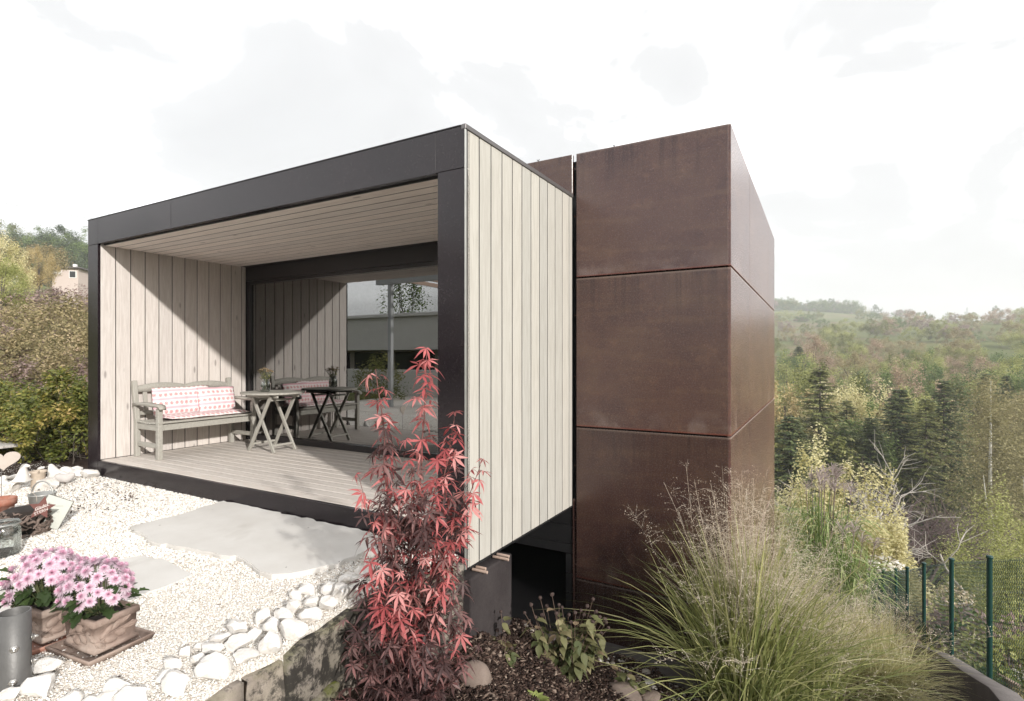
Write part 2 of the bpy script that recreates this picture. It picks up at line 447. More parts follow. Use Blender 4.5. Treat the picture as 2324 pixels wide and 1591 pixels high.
def m_terracotta(name, lo, hi):
    t = NT(name); v = t.coord(); n = t.noise(v, 14, 7, .7); f = t.noise(v, 90, 4, .6)
    c = t.ramp(n, (.3, lo), (.65, hi)); c = t.mix(t.mapr(t.noise(v, 5, 5, .6), .5, .7, 0, .5), c, (.46, .40, .35))
    c = t.mix(t.mapr(f, .6, .75, 0, .4), c, (.13, .09, .07))
    b = t.bsdf(Base_Color=c, Roughness=.85); b.inputs['Specular IOR Level'].default_value = .2
    t.set(b.inputs['Normal'], t.bump(n, .3, .01)); M[name] = t.done()
m_terracotta('terracotta', (.19, .135, .11), (.33, .25, .21))
m_terracotta('terracotta_red', (.27, .105, .07), (.37, .16, .11))
def m_fabric():
    t = NT('rose_fabric'); uv = t.n('UVMap').outputs[0]
    sx = t.n('SeparateXYZ', Vector=uv); u, v = sx.outputs[0], sx.outputs[1]     # metres along and across the cloth
    P = .105
    row = t.math('FRACT', t.math('DIVIDE', v, P))
    # roses: blobs on a grid, ragged by noise
    w2 = t.n('VectorMath', {'operation': 'SCALE'}, i0=uv); w2.inputs['Scale'].default_value = 1
    nz = t.noise(w2.outputs[0], 110, 3, .6); nz2 = t.noise(w2.outputs[0], 260, 2, .6)
    du = t.math('SUBTRACT', t.math('FRACT', t.math('DIVIDE', u, .062)), .5)
    dv = t.math('SUBTRACT', row, .5)
    du = t.math('MULTIPLY', du, .062); dv = t.math('MULTIPLY', dv, P)
    r = t.math('SQRT', t.math('ADD', t.math('MULTIPLY', du, du), t.math('MULTIPLY', dv, dv)))
    r = t.math('ADD', r, t.math('MULTIPLY', t.math('SUBTRACT', nz, .5), .030))
    rose = t.mapr(r, .019, .026, 1, 0); core = t.mapr(r, .004, .014, 1, 0)
    band = t.math('ABSOLUTE', t.math('SUBTRACT', row, .02)); band2 = t.math('ABSOLUTE', t.math('SUBTRACT', row, .98))
    bd = t.math('MINIMUM', band, band2); stripe = t.mapr(bd, .05, .19, .8, 0)
    c = t.mix(stripe, (.80, .76, .745), (.72, .36, .42))
    rc = t.mix(t.mapr(nz2, .45, .6), (.70, .30, .32), (.36, .19, .16)); rc = t.mix(t.mapr(nz, .5, .62), rc, (.80, .60, .58))
    c = t.mix(t.math('MULTIPLY', rose, .85), c, rc); c = t.mix(t.math('MULTIPLY', core, .5), c, (.62, .16, .2))
    b = t.bsdf(Base_Color=c, Roughness=.9); b.inputs['Specular IOR Level'].default_value = .1
    t.set(b.inputs['Normal'], t.bump(t.noise(t.coord(), 22, 3), .25, .02)); M['rose_fabric'] = t.done()
m_fabric()
def m_glass():
    t = NT('window_glass')
    g = t.n('BsdfGlossy', Color=(.86, .87, .87), Roughness=0.0); tr = t.n('BsdfTransparent', Color=(.42, .41, .41))
    fr = t.n('Fresnel', IOR=1.9).outputs[0]; f = t.math('ADD', t.math('MULTIPLY', fr, .8), .20)
    M['window_glass'] = t.done(t.n('MixShader', i0=f, i1=tr.outputs[0], i2=g.outputs[0]).outputs[0])
    t = NT('jar_glass'); b = t.n('BsdfGlossy', Color=(.95, .97, .96), Roughness=.03); tr = t.n('BsdfTransparent', Color=(.94, .955, .95))
    lw = t.n('LayerWeight', Blend=.35).outputs['Fresnel']; f = t.math('ADD', t.math('MULTIPLY', lw, .7), .06)
    M['jar_glass'] = t.done(t.n('MixShader', i0=f, i1=tr.outputs[0], i2=b.outputs[0]).outputs[0])
    t = NT('water'); b = t.n('BsdfTransparent', Color=(.55, .56, .50)); g = t.n('BsdfGlossy', Color=(.7, .7, .7), Roughness=.02)
    M['water'] = t.done(t.n('MixShader', i0=.08, i1=b.outputs[0], i2=g.outputs[0]).outputs[0])
m_glass()
plain('steel', (.13, .127, .123), .5, .35, .5, 18, .2, .1, 80)
plain('bolt_steel', (.55, .53, .50), .3, .95)
plain('zinc', (.42, .42, .40), .45, .7, .5, 14, .25)
plain('black_frame', (.016, .013, .014), .35)
plain('aluminium_trim', (.16, .15, .15), .45, .5)
plain('green_paint', (.007, .045, .040), .4, 0, .5)
plain('green_wire', (.010, .045, .040), .45)
plain('figure_white', (.66, .63, .59), .7, 0, .3, 25, .12)
plain('figure_beige', (.50, .42, .34), .75, 0, .3, 20, .2)
plain('figure_grey', (.50, .47, .45), .8, 0, .3, 20, .15)
plain('heart_wood', (.47, .41, .36), .7, 0, .3, 15, .12)
plain('star_red', (.17, .075, .065), .7, 0, .3, 20, .15)
plain('chalk', (.72, .66, .62), .8)
plain('sign_face', (.50, .51, .46), .5, 0, .4, 6, .06)
plain('sign_edge', (.10, .09, .085), .6)
plain('print_grey', (.36, .37, .33), .7)
plain('root_wood', (.165, .125, .105), .85, 0, .25, 30, .5, .5, 60)
plain('bark', (.10, .085, .07), .9, 0, .2, 12, .4, .5, 30)
plain('bark_grey', (.30, .275, .25), .9, 0, .2, 9, .3)
plain('birch_bark', (.62, .59, .54), .75, 0, .3, 7, .35)
plain('twig', (.12, .085, .08), .8)
plain('maple_stem', (.15, .06, .055), .6)
plain('stem_green', (.09, .10, .04), .7)
plain('stem_brown', (.13, .085, .065), .8)
plain('house_plaster', (.50, .42, .38), .9)
plain('roof_dark', (.10, .09, .09), .8)
plain('paint_white', (.72, .71, .69), .6)
plain('dark_interior', (.05, .045, .042), .8)
plain('room_wall', (.22, .19, .17), .8)
plain('window_dark', (.03, .032, .035), .1)
plain('fascia', (.46, .42, .36), .8, 0, .3, 2, .1)
plain('cable', (.14, .14, .15), .7)
plain('dead_wood', (.46, .42, .38), .9, 0, .2, 9, .3)
plain('lattice_steel', (.42, .43, .44), .6)
plain('black_bin', (.012, .012, .013), .4)
plain('mulch_soil_pot', (.022, .016, .013), .95)
leaf_mat('maple_young', [(0, (.40, .085, .09)), (.5, (.58, .17, .17)), (1, (.72, .35, .33))], .40, .5, .3)
leaf_mat('maple_old', [(0, (.050, .028, .028)), (.45, (.105, .055, .053)), (.8, (.18, .105, .098)), (1, (.24, .11, .105))], .25, .5, .35)
leaf_mat('mum_petal', [(0, (.62, .28, .42)), (.5, (.74, .50, .61)), (1, (.84, .70, .76))], .25, .6, .2)
leaf_mat('mum_leaf', [(0, (.025, .045, .014)), (.6, (.06, .095, .028)), (1, (.15, .20, .055))], .25, .5, .35)
leaf_mat('sage_leaf', [(0, (.06, .075, .03)), (.45, (.13, .13, .06)), (.8, (.25, .22, .12)), (1, (.27, .19, .13))], .3, .6, .25)
leaf_mat('seed_head', [(0, (.07, .05, .045)), (1, (.22, .165, .15))], 0, .9, .1)
leaf_mat('grass_blade', [(0, (.07, .09, .03)), (.4, (.15, .165, .06)), (.75, (.27, .265, .12)), (1, (.48, .41, .26))], .35, .5, .3)
leaf_mat('grass_seed', [(0, (.52, .43, .34)), (.6, (.68, .59, .48)), (1, (.78, .71, .61))], .35, .7, .2)
leaf_mat('grass_fine', [(0, (.16, .16, .065)), (.5, (.36, .33, .17)), (1, (.58, .52, .34))], .35, .6, .3)
leaf_mat('reed_blade', [(0, (.08, .13, .03)), (.6, (.19, .26, .08)), (1, (.42, .46, .22))], .35, .45, .4)
leaf_mat('reed_plume', [(0, (.30, .235, .22)), (1, (.52, .44, .42))], .3, .8, .1)
leaf_mat('hedge_leaf', [(0, (.035, .05, .012)), (.45, (.11, .125, .028)), (.75, (.23, .20, .05)), (1, (.34, .24, .10))], .3, .5, .35)
leaf_mat('brush_leaf', [(0, (.085, .085, .04)), (.4, (.18, .155, .08)), (.75, (.30, .245, .14)), (1, (.38, .29, .21))], .3, .7, .2)
leaf_mat('mauve_leaf', [(0, (.11, .075, .07)), (.5, (.20, .145, .13)), (1, (.28, .22, .20))], .3, .7, .2)
leaf_mat('yellow_leaf', [(0, (.42, .38, .17)), (.5, (.62, .57, .31)), (1, (.76, .70, .47))], .35, .6, .25)
leaf_mat('gold_leaf', [(0, (.19, .15, .065)), (.5, (.32, .25, .12)), (1, (.44, .35, .20))], .3, .6, .2)
leaf_mat('olive_leaf', [(0, (.05, .06, .015)), (.5, (.115, .125, .035)), (1, (.22, .20, .07))], .25, .6, .25)
leaf_mat('tan_leaf', [(0, (.13, .11, .06)), (.5, (.24, .20, .11)), (1, (.35, .285, .175))], .3, .6, .2)
leaf_mat('pink_leaf', [(0, (.15, .11, .075)), (.5, (.29, .215, .15)), (1, (.41, .31, .23))], .3, .6, .2)
leaf_mat('green_leaf', [(0, (.03, .05, .016)), (.5, (.07, .105, .032)), (1, (.14, .175, .055))], .25, .6, .25)
leaf_mat('fresh_leaf', [(0, (.13, .15, .045)), (.5, (.26, .27, .095)), (1, (.42, .41, .19))], .35, .6, .25)
leaf_mat('needle', [(0, (.016, .025, .011)), (.5, (.040, .055, .022)), (1, (.095, .105, .042))], .1, .6, .25)
leaf_mat('needle_light', [(0, (.035, .045, .015)), (.5, (.08, .09, .03)), (1, (.15, .145, .055))], .1, .6, .25)
leaf_mat('dark_wood_leaf', [(0, (.035, .055, .03)), (.6, (.065, .09, .045)), (1, (.12, .13, .06))], .2, .7, .2)
leaf_mat('birch_leaf', [(0, (.17, .155, .075)), (.5, (.28, .25, .125)), (1, (.42, .37, .22))], .35, .6, .2)
leaf_mat('petal_white', [(0, (.60, .54, .46)), (1, (.80, .78, .72))], .2, .7, .2)
leaf_mat('petal_pale', [(0, (.55, .42, .34)), (.6, (.60, .52, .30)), (1, (.72, .66, .60))], .2, .7, .2)
leaf_mat('dry_flower', [(0, (.20, .13, .07)), (.5, (.38, .29, .17)), (1, (.56, .47, .33))], .2, .8, .1)
leaf_mat('moss', [(0, (.05, .065, .01)), (1, (.18, .19, .04))], .1, .9, .1)
leaf_mat('lime_leaf', [(0, (.22, .27, .06)), (1, (.45, .50, .18))], .35, .5, .3)
# ------------------------------------------------------------------ ground
def bed(x, y):
    x = np.asarray(x, float); y = np.asarray(y, float)
    return -.76 - .20 * np.clip(y, -1, 3) - .38 * np.clip(y - 3, 0, 60) - .55 * np.clip(x, -.3, 1.3)
def garden(x, y):                                  # neighbour's slope beyond the fence
    return -1.86 - .37 * (np.asarray(y, float) - 3.2) - .10 * np.clip(np.asarray(x, float) - 3.5, 0, 40)
R_D = [0, 6, 10, 20, 40, 60, 85, 110, 160, 330, 560, 800, 1000, 1200, 3000]
R_Z = [-1.5, -2.6, -4.2, -8.6, -15.5, -18.5, -18.5, -16, -9, 7, 29, 54, 60, 55, 30]
L_D = [0, 9, 15, 30, 60, 120, 200, 260, 400, 3000]
L_Z = [-.32, -.32, -.1, 1.8, 5.2, 12, 23, 27, 24, 20]
def terr(x, y):
    x = np.asarray(x, float); y = np.asarray(y, float)
    dx, dy = x - CAM.x, y - CAM.y
    d = np.hypot(dx, dy); phi = np.degrees(np.arctan2(dx * RV.x + dy * RV.y, dx * FV.x + dy * FV.y))
    zr = np.interp(d, R_D, R_Z); zl = np.interp(d, L_D, L_Z)
    zl = np.where(zl > 0, zl * np.interp(phi, [-60, -46, -38, -30], [1.5, 1.28, .92, .75]), zl)
    zr = np.where(zr > 20, 20 + (zr - 20) * np.interp(phi, [15, 26, 33, 40, 50], [1.3, 1.22, .95, .72, .66]), zr)
    zb = -.32 + .03 * np.clip(d - 40, 0, 400)
    wr = sstep(-6, 18, phi) * (1 - sstep(115, 150, phi)); wb = np.maximum(sstep(-70, -95, phi), sstep(115, 150, phi))
    z = zl * (1 - wr) + zr * wr; z = z * (1 - wb) + zb * wb
    near = np.where(x > 3.36, garden(x, y), np.where(((x < -.25) & (y < -.5)) | (x < -5.7), -.42, bed(x, y) - np.where((x < 1.45) & (y < 8), 1.0, .42)))
    k = 1 - sstep(9, 17, d)
    return z * (1 - k) + near * k
def hz(x, y): return float(terr(x, y))
rr = np.concatenate([np.linspace(.05, 14, 110), np.geomspace(14.3, 1250, 90)])
na = 300; aa = np.linspace(0, 2 * np.pi, na, endpoint=False)
X = CAM.x + rr[:, None] * np.cos(aa); Y = CAM.y + rr[:, None] * np.sin(aa); Z = terr(X, Y)
far = sstep(25, 120, np.repeat(rr[:, None], na, 1))
for k_, a_ in ((.05, .5), (.013, 3.0)):
    Z += far * a_ * (np.sin(X * k_ * 1.3 + 1.7 * np.sin(Y * k_)) * np.cos(Y * k_ * .9 + X * k_ * .4))
mb = MB(); i = np.arange(len(rr) - 1)[:, None] * na; j = np.arange(na)[None]; j2 = (j + 1) % na
mb.add(np.stack([X, Y, Z], -1).reshape(-1, 3), np.stack([i + j, i + j2, i + na + j2, i + na + j], -1).reshape(-1, 4))
struct('terrain', mb, 'terrain_green', 'hillside and valley ground with rough autumn grass', True)

def grid(x0, x1, y0, y1, nx, ny, fn):
    xs = np.linspace(x0, x1, nx); ys = np.linspace(y0, y1, ny); Xg, Yg = np.meshgrid(xs, ys); Zg = fn(Xg, Yg)
    i = np.arange(ny - 1)[:, None] * nx; j = np.arange(nx - 1)[None]
    m = MB(); m.add(np.stack([Xg, Yg, Zg], -1).reshape(-1, 3), np.stack([i + j, i + j + 1, i + nx + j + 1, i + nx + j], -1).reshape(-1, 4)); return m

# terrace of white gravel; its free edge follows the rocks
GZ = -.185
EDGE = [at_z(*p, GZ) for p in ((330, 1700), (452, 1590), (542, 1535), (636, 1485), (684, 1446), (742, 1404), (790, 1376), (850, 1340), (930, 1310))]
edge = [(-2.6, -3.7), (-1.2, -3.0)] + [(p.x, p.y) for p in EDGE] + [(-.03, -.05), (-.10, -.02)]
poly = edge + [(-.30, .015), (-5.405, .015), (-5.45, .6), (-9.3, .9), (-10.5, -1.5), (-11, -9), (-3.2, -9)]
bm = bmesh.new()
top = [bm.verts.new((x, y, GZ)) for x, y in poly]
f0 = bm.faces.new(top)
ext = bmesh.ops.extrude_face_region(bm, geom=[f0])
for v in ext['geom']:
    if isinstance(v, bmesh.types.BMVert): v.co.z -= .5
bmesh.ops.recalc_face_normals(bm, faces=bm.faces)
tr_ = obj('gravel_terrace', bm_mesh(bm, 'gravel_terrace', 'gravel_ground')); tag(tr_, 'bright white gravel terrace in front of the timber box', None, None, 'structure')
POLY = np.array(poly)
def inpoly(P, Q):
    x, y = P[:, 0], P[:, 1]; r = np.zeros(len(P), bool); j = len(Q) - 1
    for i in range(len(Q)):
        xi, yi = Q[i]; xj, yj = Q[j]
        c = ((yi > y) != (yj > y)) & (x < (xj - xi) * (y - yi) / (yj - yi + 1e-12) + xi); r ^= c; j = i
    return r

# flagstones laid in the gravel
def slab(pts, name, label, th=.03, jag=.012, seed=1):
    rg = np.random.default_rng(seed); P = []
    for a, b in zip(pts, pts[1:] + pts[:1]):
        n = max(2, int((b - a).length / .07))
        for k in range(n):
            q = a.lerp(b, k / n); P.append((q.x + rg.normal() * jag * (k > 0), q.y + rg.normal() * jag * (k > 0)))
    bm = bmesh.new(); f = bm.faces.new([bm.verts.new((x, y, GZ - .02)) for x, y in P])
    e = bmesh.ops.extrude_face_region(bm, geom=[f])
    vs = [v for v in e['geom'] if isinstance(v, bmesh.types.BMVert)]
    for v in vs: v.co.z = GZ + th - .012
    bmesh.ops.recalc_face_normals(bm, faces=bm.faces)
    tf = [f for f in bm.faces if f.normal.z > .9]
    bmesh.ops.bevel(bm, geom=[e for f in tf for e in f.edges], offset=.006, segments=2, affect='EDGES')
    o = obj(name, bm_mesh(bm, name, 'flagstone')); tag(o, label, None, None, 'structure'); return P
S1 = [at_z(*p, GZ) for p in ((518, 1141), (862, 1207), (940, 1262), (826, 1262), (770, 1290), (722, 1300), (655, 1314), (588, 1308), (560, 1286), (535, 1272), (500, 1271), (440, 1257), (398, 1250), (345, 1240), (318, 1218), (295, 1203), (420, 1172))]
S1[0].y = min(S1[0].y, -.02); S1[1].y = -.02
SP = [slab(S1, 'flagstone', 'big irregular pale flagstone against the dark sill', .045, .012, 1)]
S2 = [at_z(*p, GZ) for p in ((330, 1262), (385, 1276), (440, 1306), (395, 1327), (290, 1365), (150, 1372), (140, 1310), (240, 1275))]
SP.append(slab(S2, 'flagstone', 'small flat flagstone behind the pink chrysanthemums', .022, .008, 2))
S3 = [at_z(*p, GZ) for p in ((-60, 1345), (40, 1330), (60, 1400), (-10, 1420), (-120, 1400))]
SP.append(slab(S3, 'flagstone', 'flagstone corner beside the steel pipe', .022, .008, 3))

# loose gravel on the terrace: real little stones
def gravel(n, seed):
    rg = np.random.default_rng(seed)
    lo, hi = POLY.min(0), POLY.max(0)
    # denser towards the camera, where single stones can be seen
    P = np.stack([rg.uniform(-8.6, .02, n * 3), rg.uniform(-3.2, .05, n * 3)], 1)
    P = P[inpoly(P, POLY)]
    for s in SP: P = P[~inpoly(P, np.array(s))]
    d = np.hypot(P[:, 0] - CAM.x, P[:, 1] - CAM.y)
    vis = ((P[:, 0] - CAM.x) * FV.x + (P[:, 1] - CAM.y) * FV.y) > 1.6
    P = P[vis & (rg.random(len(P)) < np.clip((4.8 / d) ** 1.6, .12, 1))]
    P = P[:n]; n = len(P); d = np.hypot(P[:, 0] - CAM.x, P[:, 1] - CAM.y)
    # low polyhedra of 8 faces
    base = np.array([(1, 0, 0), (0, 1, 0), (-1, 0, 0), (0, -1, 0), (0, 0, 1), (0, 0, -1)], float)
    F = np.array([(0, 1, 4), (1, 2, 4), (2, 3, 4), (3, 0, 4), (1, 0, 5), (2, 1, 5), (3, 2, 5), (0, 3, 5)])
    s = rg.uniform(.0042, .0088, n) * np.clip(d / 3.2, 1, 1.6)
    sh = rg.uniform(.55, 1.25, (n, 6, 1)); an = rg.uniform(0, 6.28, n)
    V = base[None] * sh * np.array([1, .75, .5]) * s[:, None, None]
    tl = rg.normal(0, .35, (n, 2)); V[..., 2] += V[..., 0] * tl[:, :1] + V[..., 1] * tl[:, 1:]
    c, sn = np.cos(an)[:, None], np.sin(an)[:, None]
    V = np.stack([V[..., 0] * c - V[..., 1] * sn, V[..., 0] * sn + V[..., 1] * c, V[..., 2]], -1)
    V += np.stack([P[:, 0], P[:, 1], GZ + s * .25 + rg.uniform(0, .006, n)], 1)[:, None]
    m = MB(); m.add(V.reshape(-1, 3), (np.arange(n)[:, None, None] * 6 + F[None]).reshape(-1, 3), np.repeat(rg.random(n), 6))
    return m
g = gravel(130000, 5).build('gravel', 'gravel_stone', None, False, True)
tag(g, 'loose white gravel stones covering the terrace', 'gravel', None, 'stuff')

# mulch bed, fine gravel path beside the tower
nzf = lambda Xg, Yg: .03 * np.sin(Xg * 5.1 + 2 * np.sin(Yg * 3)) * np.cos(Yg * 4.3)
CP = np.array([(-.4, -2.6, -.6), (0, -1, -.60), (0, 0, -.76), (.05, .56, -.89), (.03, 1.2, -1.33), (.39, 1.39, -1.5), (.8, 1.5, -1.6), (1.67, 1.5, -1.74), (.3, 1.9, -1.66), (.4, .2, -1.05), (.7, .8, -1.36), (1, .5, -1.38), (1.7, .5, -1.55), (2.1, 2, -1.92), (2.3, 0, -1.55), (1, -1, -1.05), (-.4, 1.9, -1.5), (-.4, .9, -1.2), (1.2, 1.9, -1.7), (2, -1.5, -1.4), (.3, -.5, -.82)])
def mulch_z(Xg, Yg):
    Xg = np.asarray(Xg, float); Yg = np.asarray(Yg, float)
    d2 = (Xg[..., None] - CP[:, 0]) ** 2 + (Yg[..., None] - CP[:, 1]) ** 2 + .012
    w_ = d2 ** -1.7
    return (w_ * CP[:, 2]).sum(-1) / w_.sum(-1) + .6 * nzf(Xg, Yg)
struct('mulch_bed', grid(-.45, 2.05, -2.6, 2.0, 60, 90, mulch_z), 'soil', 'dark bark mulch bed below the terrace', True)
path_z = lambda Xg, Yg: bed(Xg, Yg) - .015 + .008 * np.sin(Xg * 9) * np.cos(Yg * 7)
struct('gravel_path', grid(1.49, 3.36, 1.6, 12.5, 30, 120, path_z), 'path_fine_gravel', 'fine grey gravel path falling along the steel tower', True)
def chips(n, seed):
    rg = np.random.default_rng(seed)
    P = np.stack([rg.uniform(-.3, 1.75, n), rg.uniform(-.9, 1.72, n)], 1); L = rg.uniform(.010, .034, n) * rg.choice([1, 1, 1, 1.7], n)
    Wd = L * rg.uniform(.25, .6, n); an = rg.uniform(0, 6.28, n); z = mulch_z(P[:, 0], P[:, 1]) + rg.uniform(.0, .028, n)
    D = np.stack([np.cos(an), np.sin(an), rg.normal(0, .35, n)], 1); N = np.stack([rg.normal(0, .5, n), rg.normal(0, .5, n), np.ones(n)], 1)
    D /= np.linalg.norm(D, axis=1, keepdims=True); S = np.cross(D, N); S /= np.linalg.norm(S, axis=1, keepdims=True); U = np.cross(S, D)
    C = np.stack([P[:, 0], P[:, 1], z], 1)
    cs = np.array([(-1, -1, 0), (.8, -.8, 0), (1, .6, 0), (-.7, 1, 0), (-1, -1, 1), (.8, -.8, 1), (1, .6, 1), (-.7, 1, 1)], float)
    V = C[:, None] + cs[None, :, :1] * (D * L[:, None] / 2)[:, None] + cs[None, :, 1:2] * (S * Wd[:, None] / 2)[:, None] + cs[None, :, 2:] * (U * .0035)[:, None]
    F = np.array([(4, 5, 6, 7), (0, 1, 5, 4), (1, 2, 6, 5), (2, 3, 7, 6), (3, 0, 4, 7)])
    m = MB(); m.add(V.reshape(-1, 3), (np.arange(n)[:, None, None] * 8 + F[None]).reshape(-1, 4), np.repeat(rg.random(n) ** 1.3, 8)); return m
tag(chips(26000, 8).build('bark_mulch', 'bark_chip', None, False, True), 'dark brown bark chips strewn over the bed', 'mulch', None, 'stuff')

# soil strip under the hedge, with leaf litter
HB = [at_z(*p, GZ) for p in ((222, 1058), (190, 1072), (100, 1086), (0, 1092), (-160, 1100), (-420, 1110))]
hb = [(p.x, p.y) for p in HB] + [(-14, -1), (-14, 5), (-5.5, 4), (-5.5, HB[0].y + .1)]
bm = bmesh.new(); bm.faces.new([bm.verts.new((x, y, GZ + .012)) for x, y in hb]); bmesh.ops.triangulate(bm, faces=bm.faces); bmesh.ops.recalc_face_normals(bm, faces=bm.faces)
for f in bm.faces:
    if f.normal.z < 0: f.normal_flip()
tag(obj('hedge_bed', bm_mesh(bm, 'hedge_bed', 'soil')), 'brown soil strip under the hedge', None, None, 'structure')
def litter(n, seed, poly, z, size):
    rg = np.random.default_rng(seed); q = np.array(poly); P = np.stack([rg.uniform(q[:, 0].min(), q[:, 0].max(), n * 4), rg.uniform(q[:, 1].min(), q[:, 1].max(), n * 4)], 1); P = P[inpoly(P, q)][:n]; n = len(P)
    m = MB(); leafquads(m, np.stack([P[:, 0], P[:, 1], z + rg.uniform(.002, .03, n)], 1), rdir(rg, n, .25), rdir(rg, n, .3) * .5 + [0, 0, 1.], size * rg.uniform(.5, 1.3, n), size * .5, rg.random(n), .15); return m
tag(litter(1500, 3, hb, GZ + .012, .06).build('leaf_litter', 'bark_chip', None, False, True), 'brown leaf litter lying under the hedge', 'leaf litter', None, 'stuff')
LP_ = [at_z(*p, GZ) for p in ((215, 1082), (330, 1110), (300, 1165), (150, 1170), (60, 1130), (120, 1095))]
tag(litter(420, 4, [(p.x, p.y) for p in LP_], GZ + .008, .028).build('leaf_litter', 'bark_chip', None, False, True), 'dry brown leaf bits scattered over the gravel near the frame post', 'leaf litter', None, 'stuff')
tag(litter(260, 5, poly[:12] + [(-.3, -.03), (-5.3, -.03), (-4, -2.9)], GZ + .006, .018).build('leaf_litter', 'bark_chip', None, False, True), 'sparse tiny dry bits scattered over the terrace gravel', 'leaf litter', None, 'stuff')
# ------------------------------------------------------------------ the timber box
BW, BD, BT, BB = 5.405, 1.90, 2.822, -.285      # width, depth, top, bottom
PI_ = .237                                      # frame width
SOF = 2.53
pav = thing('timber_pavilion', 'open timber box room with dark metal frame and pale boards', 'pavilion', (0, 0, 0))
# shell behind the boards
def shell(name, lo, hi, mat='dark_interior'): return box(name, mat, lo, hi, pav, 0)
roof = box('roof', 'dark_metal', (-BW + .03, .05, SOF + .03), (-.03, BD, BT - .035), pav, 0)
def boards_v(parent, x0, thick, y0, y1, z0, z1, pitch, mat, gap=.006, off=0.0):
    """upright boards in a wall that runs along y; the first one is full width"""
    n = 0; y = y0; cache = {}
    while y < y1 - .02:
        wd = round(min(pitch, y1 - y) - gap, 4)
        if wd not in cache: cache[wd] = bm_mesh(bmbox((thick, wd, z1 - z0), .003), 'board', mat)
        obj('board', cache[wd], parent, (x0, y + wd / 2 + gap / 2, (z0 + z1) / 2)); y += pitch; n += 1
    return n
rw = box('side_wall', 'black_cladding', (-.20, .04, BB + .012), (-.004, BD, BT - .04), pav, 0)
boards_v_parent = rw
def local(parent): return parent.location
def boards_in(part, *a, **k):
    L = part.location.copy()
    before = set(part.children)
    boards_v(part, *a, **k)
    for c in part.children:
        if c not in before: c.location = c.location - L
boards_in(rw, -.0135, .027, .012, BD - .01, BB, BT - .022, .1635, 'wood_side', .015)
for wd_, zz_ in ((0, 0),):
    ms = MB()
    y = .012
    while y < BD - .05:
        for z in (BT - .12, 2.05, 1.35, .65, 0.0, BB + .07):
            for q in (.022, .138):
                if y + q < BD - .03: lathe(ms, [(0.0001, .0012), (.0030, .0008), (.0034, -.001)], 8)
                if y + q < BD - .03:
                    V = ms.v[-1]; ms.v[-1] = np.stack([V[:, 2] + .0004, V[:, 0] + y + q, V[:, 1] + z], 1)
        y += .1635
    sh = ms.build('screw_heads', 'zinc', rw, True); sh.location = -rw.location; sh['kind'] = 'stuff'
lw = box('inner_wall', 'black_cladding', (-BW + .035, .06, .0), (-BW + PI_ - .007, BD, SOF), pav, 0)
boards_in(lw, -BW + PI_ - .012, .024, .012, BD - .03, .004, SOF - .004, .1630, 'wood_wall', .010)
rw2 = box('inner_wall', 'black_cladding', (-.205, .06, .0), (-.2 - .02, BD, SOF), pav, 0)
boards_in(rw2, -PI_ + .012, .024, .012, BD - .03, .004, SOF - .004, .1630, 'wood_wall', .010)
lo_ = box('side_wall', 'black_cladding', (-BW + .004, .04, BB + .012), (-BW + .033, BD, BT - .04), pav, 0)
def boards_h(parent, x0, x1, y0, y1, zc, th, pitch, mat, gap):
    me = bm_mesh(bmbox((x1 - x0, pitch - gap, th), .003), 'board', mat); L = parent.location; y = y0
    while y + pitch < y1 + .02:
        obj('board', me, parent, Vector(((x0 + x1) / 2, y + pitch / 2, zc)) - L); y += pitch
ce = box('ceiling', 'black_cladding', (-BW + PI_ - .02, .05, SOF - .0135), (-PI_ + .02, BD, SOF + .026), pav, 0)
boards_h(ce, -BW + PI_ + .002, -PI_ - .002, .055, BD - .02, SOF - .008, .02, .132, 'wood_ceiling', .020)
de = box('deck', 'black_cladding', (-BW + .06, .02, BB + .05), (-.06, BD, -.005), pav, 0)
boards_h(de, -BW + PI_ + .002, -PI_ - .002, .02, BD - .02, -.0115, .023, .1335, 'wood_deck', .012)
# dark metal frame, in lengths with fine joints
fz0, fz1 = SOF, BT
for a, b in ((-BW, -3.62 - .0015), (-3.62 + .0015, -.262), (-.259, -.001)):
    pass
hd = [(-BW + PI_, -3.655), (-3.652, -PI_ - .018), (-PI_ - .015, 0)]
for k, (a, b) in enumerate(hd):
    box('header_panel', 'dark_metal', (a, -.012, SOF - (.004 if k < 2 else 0)), (b, .05, BT), pav, .002)
box('header_panel', 'dark_metal', (-BW, -.012, SOF - .004), (-BW + PI_ - .003, .05, BT), pav, .002)
box('frame_post', 'dark_metal', (-BW, -.012, BB + .0), (-BW + PI_ - .003, .05, SOF - .007), pav, .002)
box('frame_post', 'dark_metal', (-PI_, -.012, BB), (0, .05, SOF - .003), pav, .002)
box('sill_panel', 'dark_metal', (-BW + PI_, -.012, BB), (-PI_ - .003, .02, -.003), pav, .002)
box('roof_trim', 'aluminium_trim', (-.03, -.016, BT - .024), (.010, BD - .01, BT + .012), pav, .003)
box('roof_trim', 'dark_metal', (-BW - .006, -.018, BT + .0005), (-.032, .035, BT + .010), pav, .002)
box('corner_trim', 'zinc', (-.002, -.0145, BB), (.004, .008, BT - .026), pav, .001)
box('base_strip', 'black_cladding', (-.06, .03, BB - .012), (.004, BD, BB - .001), pav, .001)
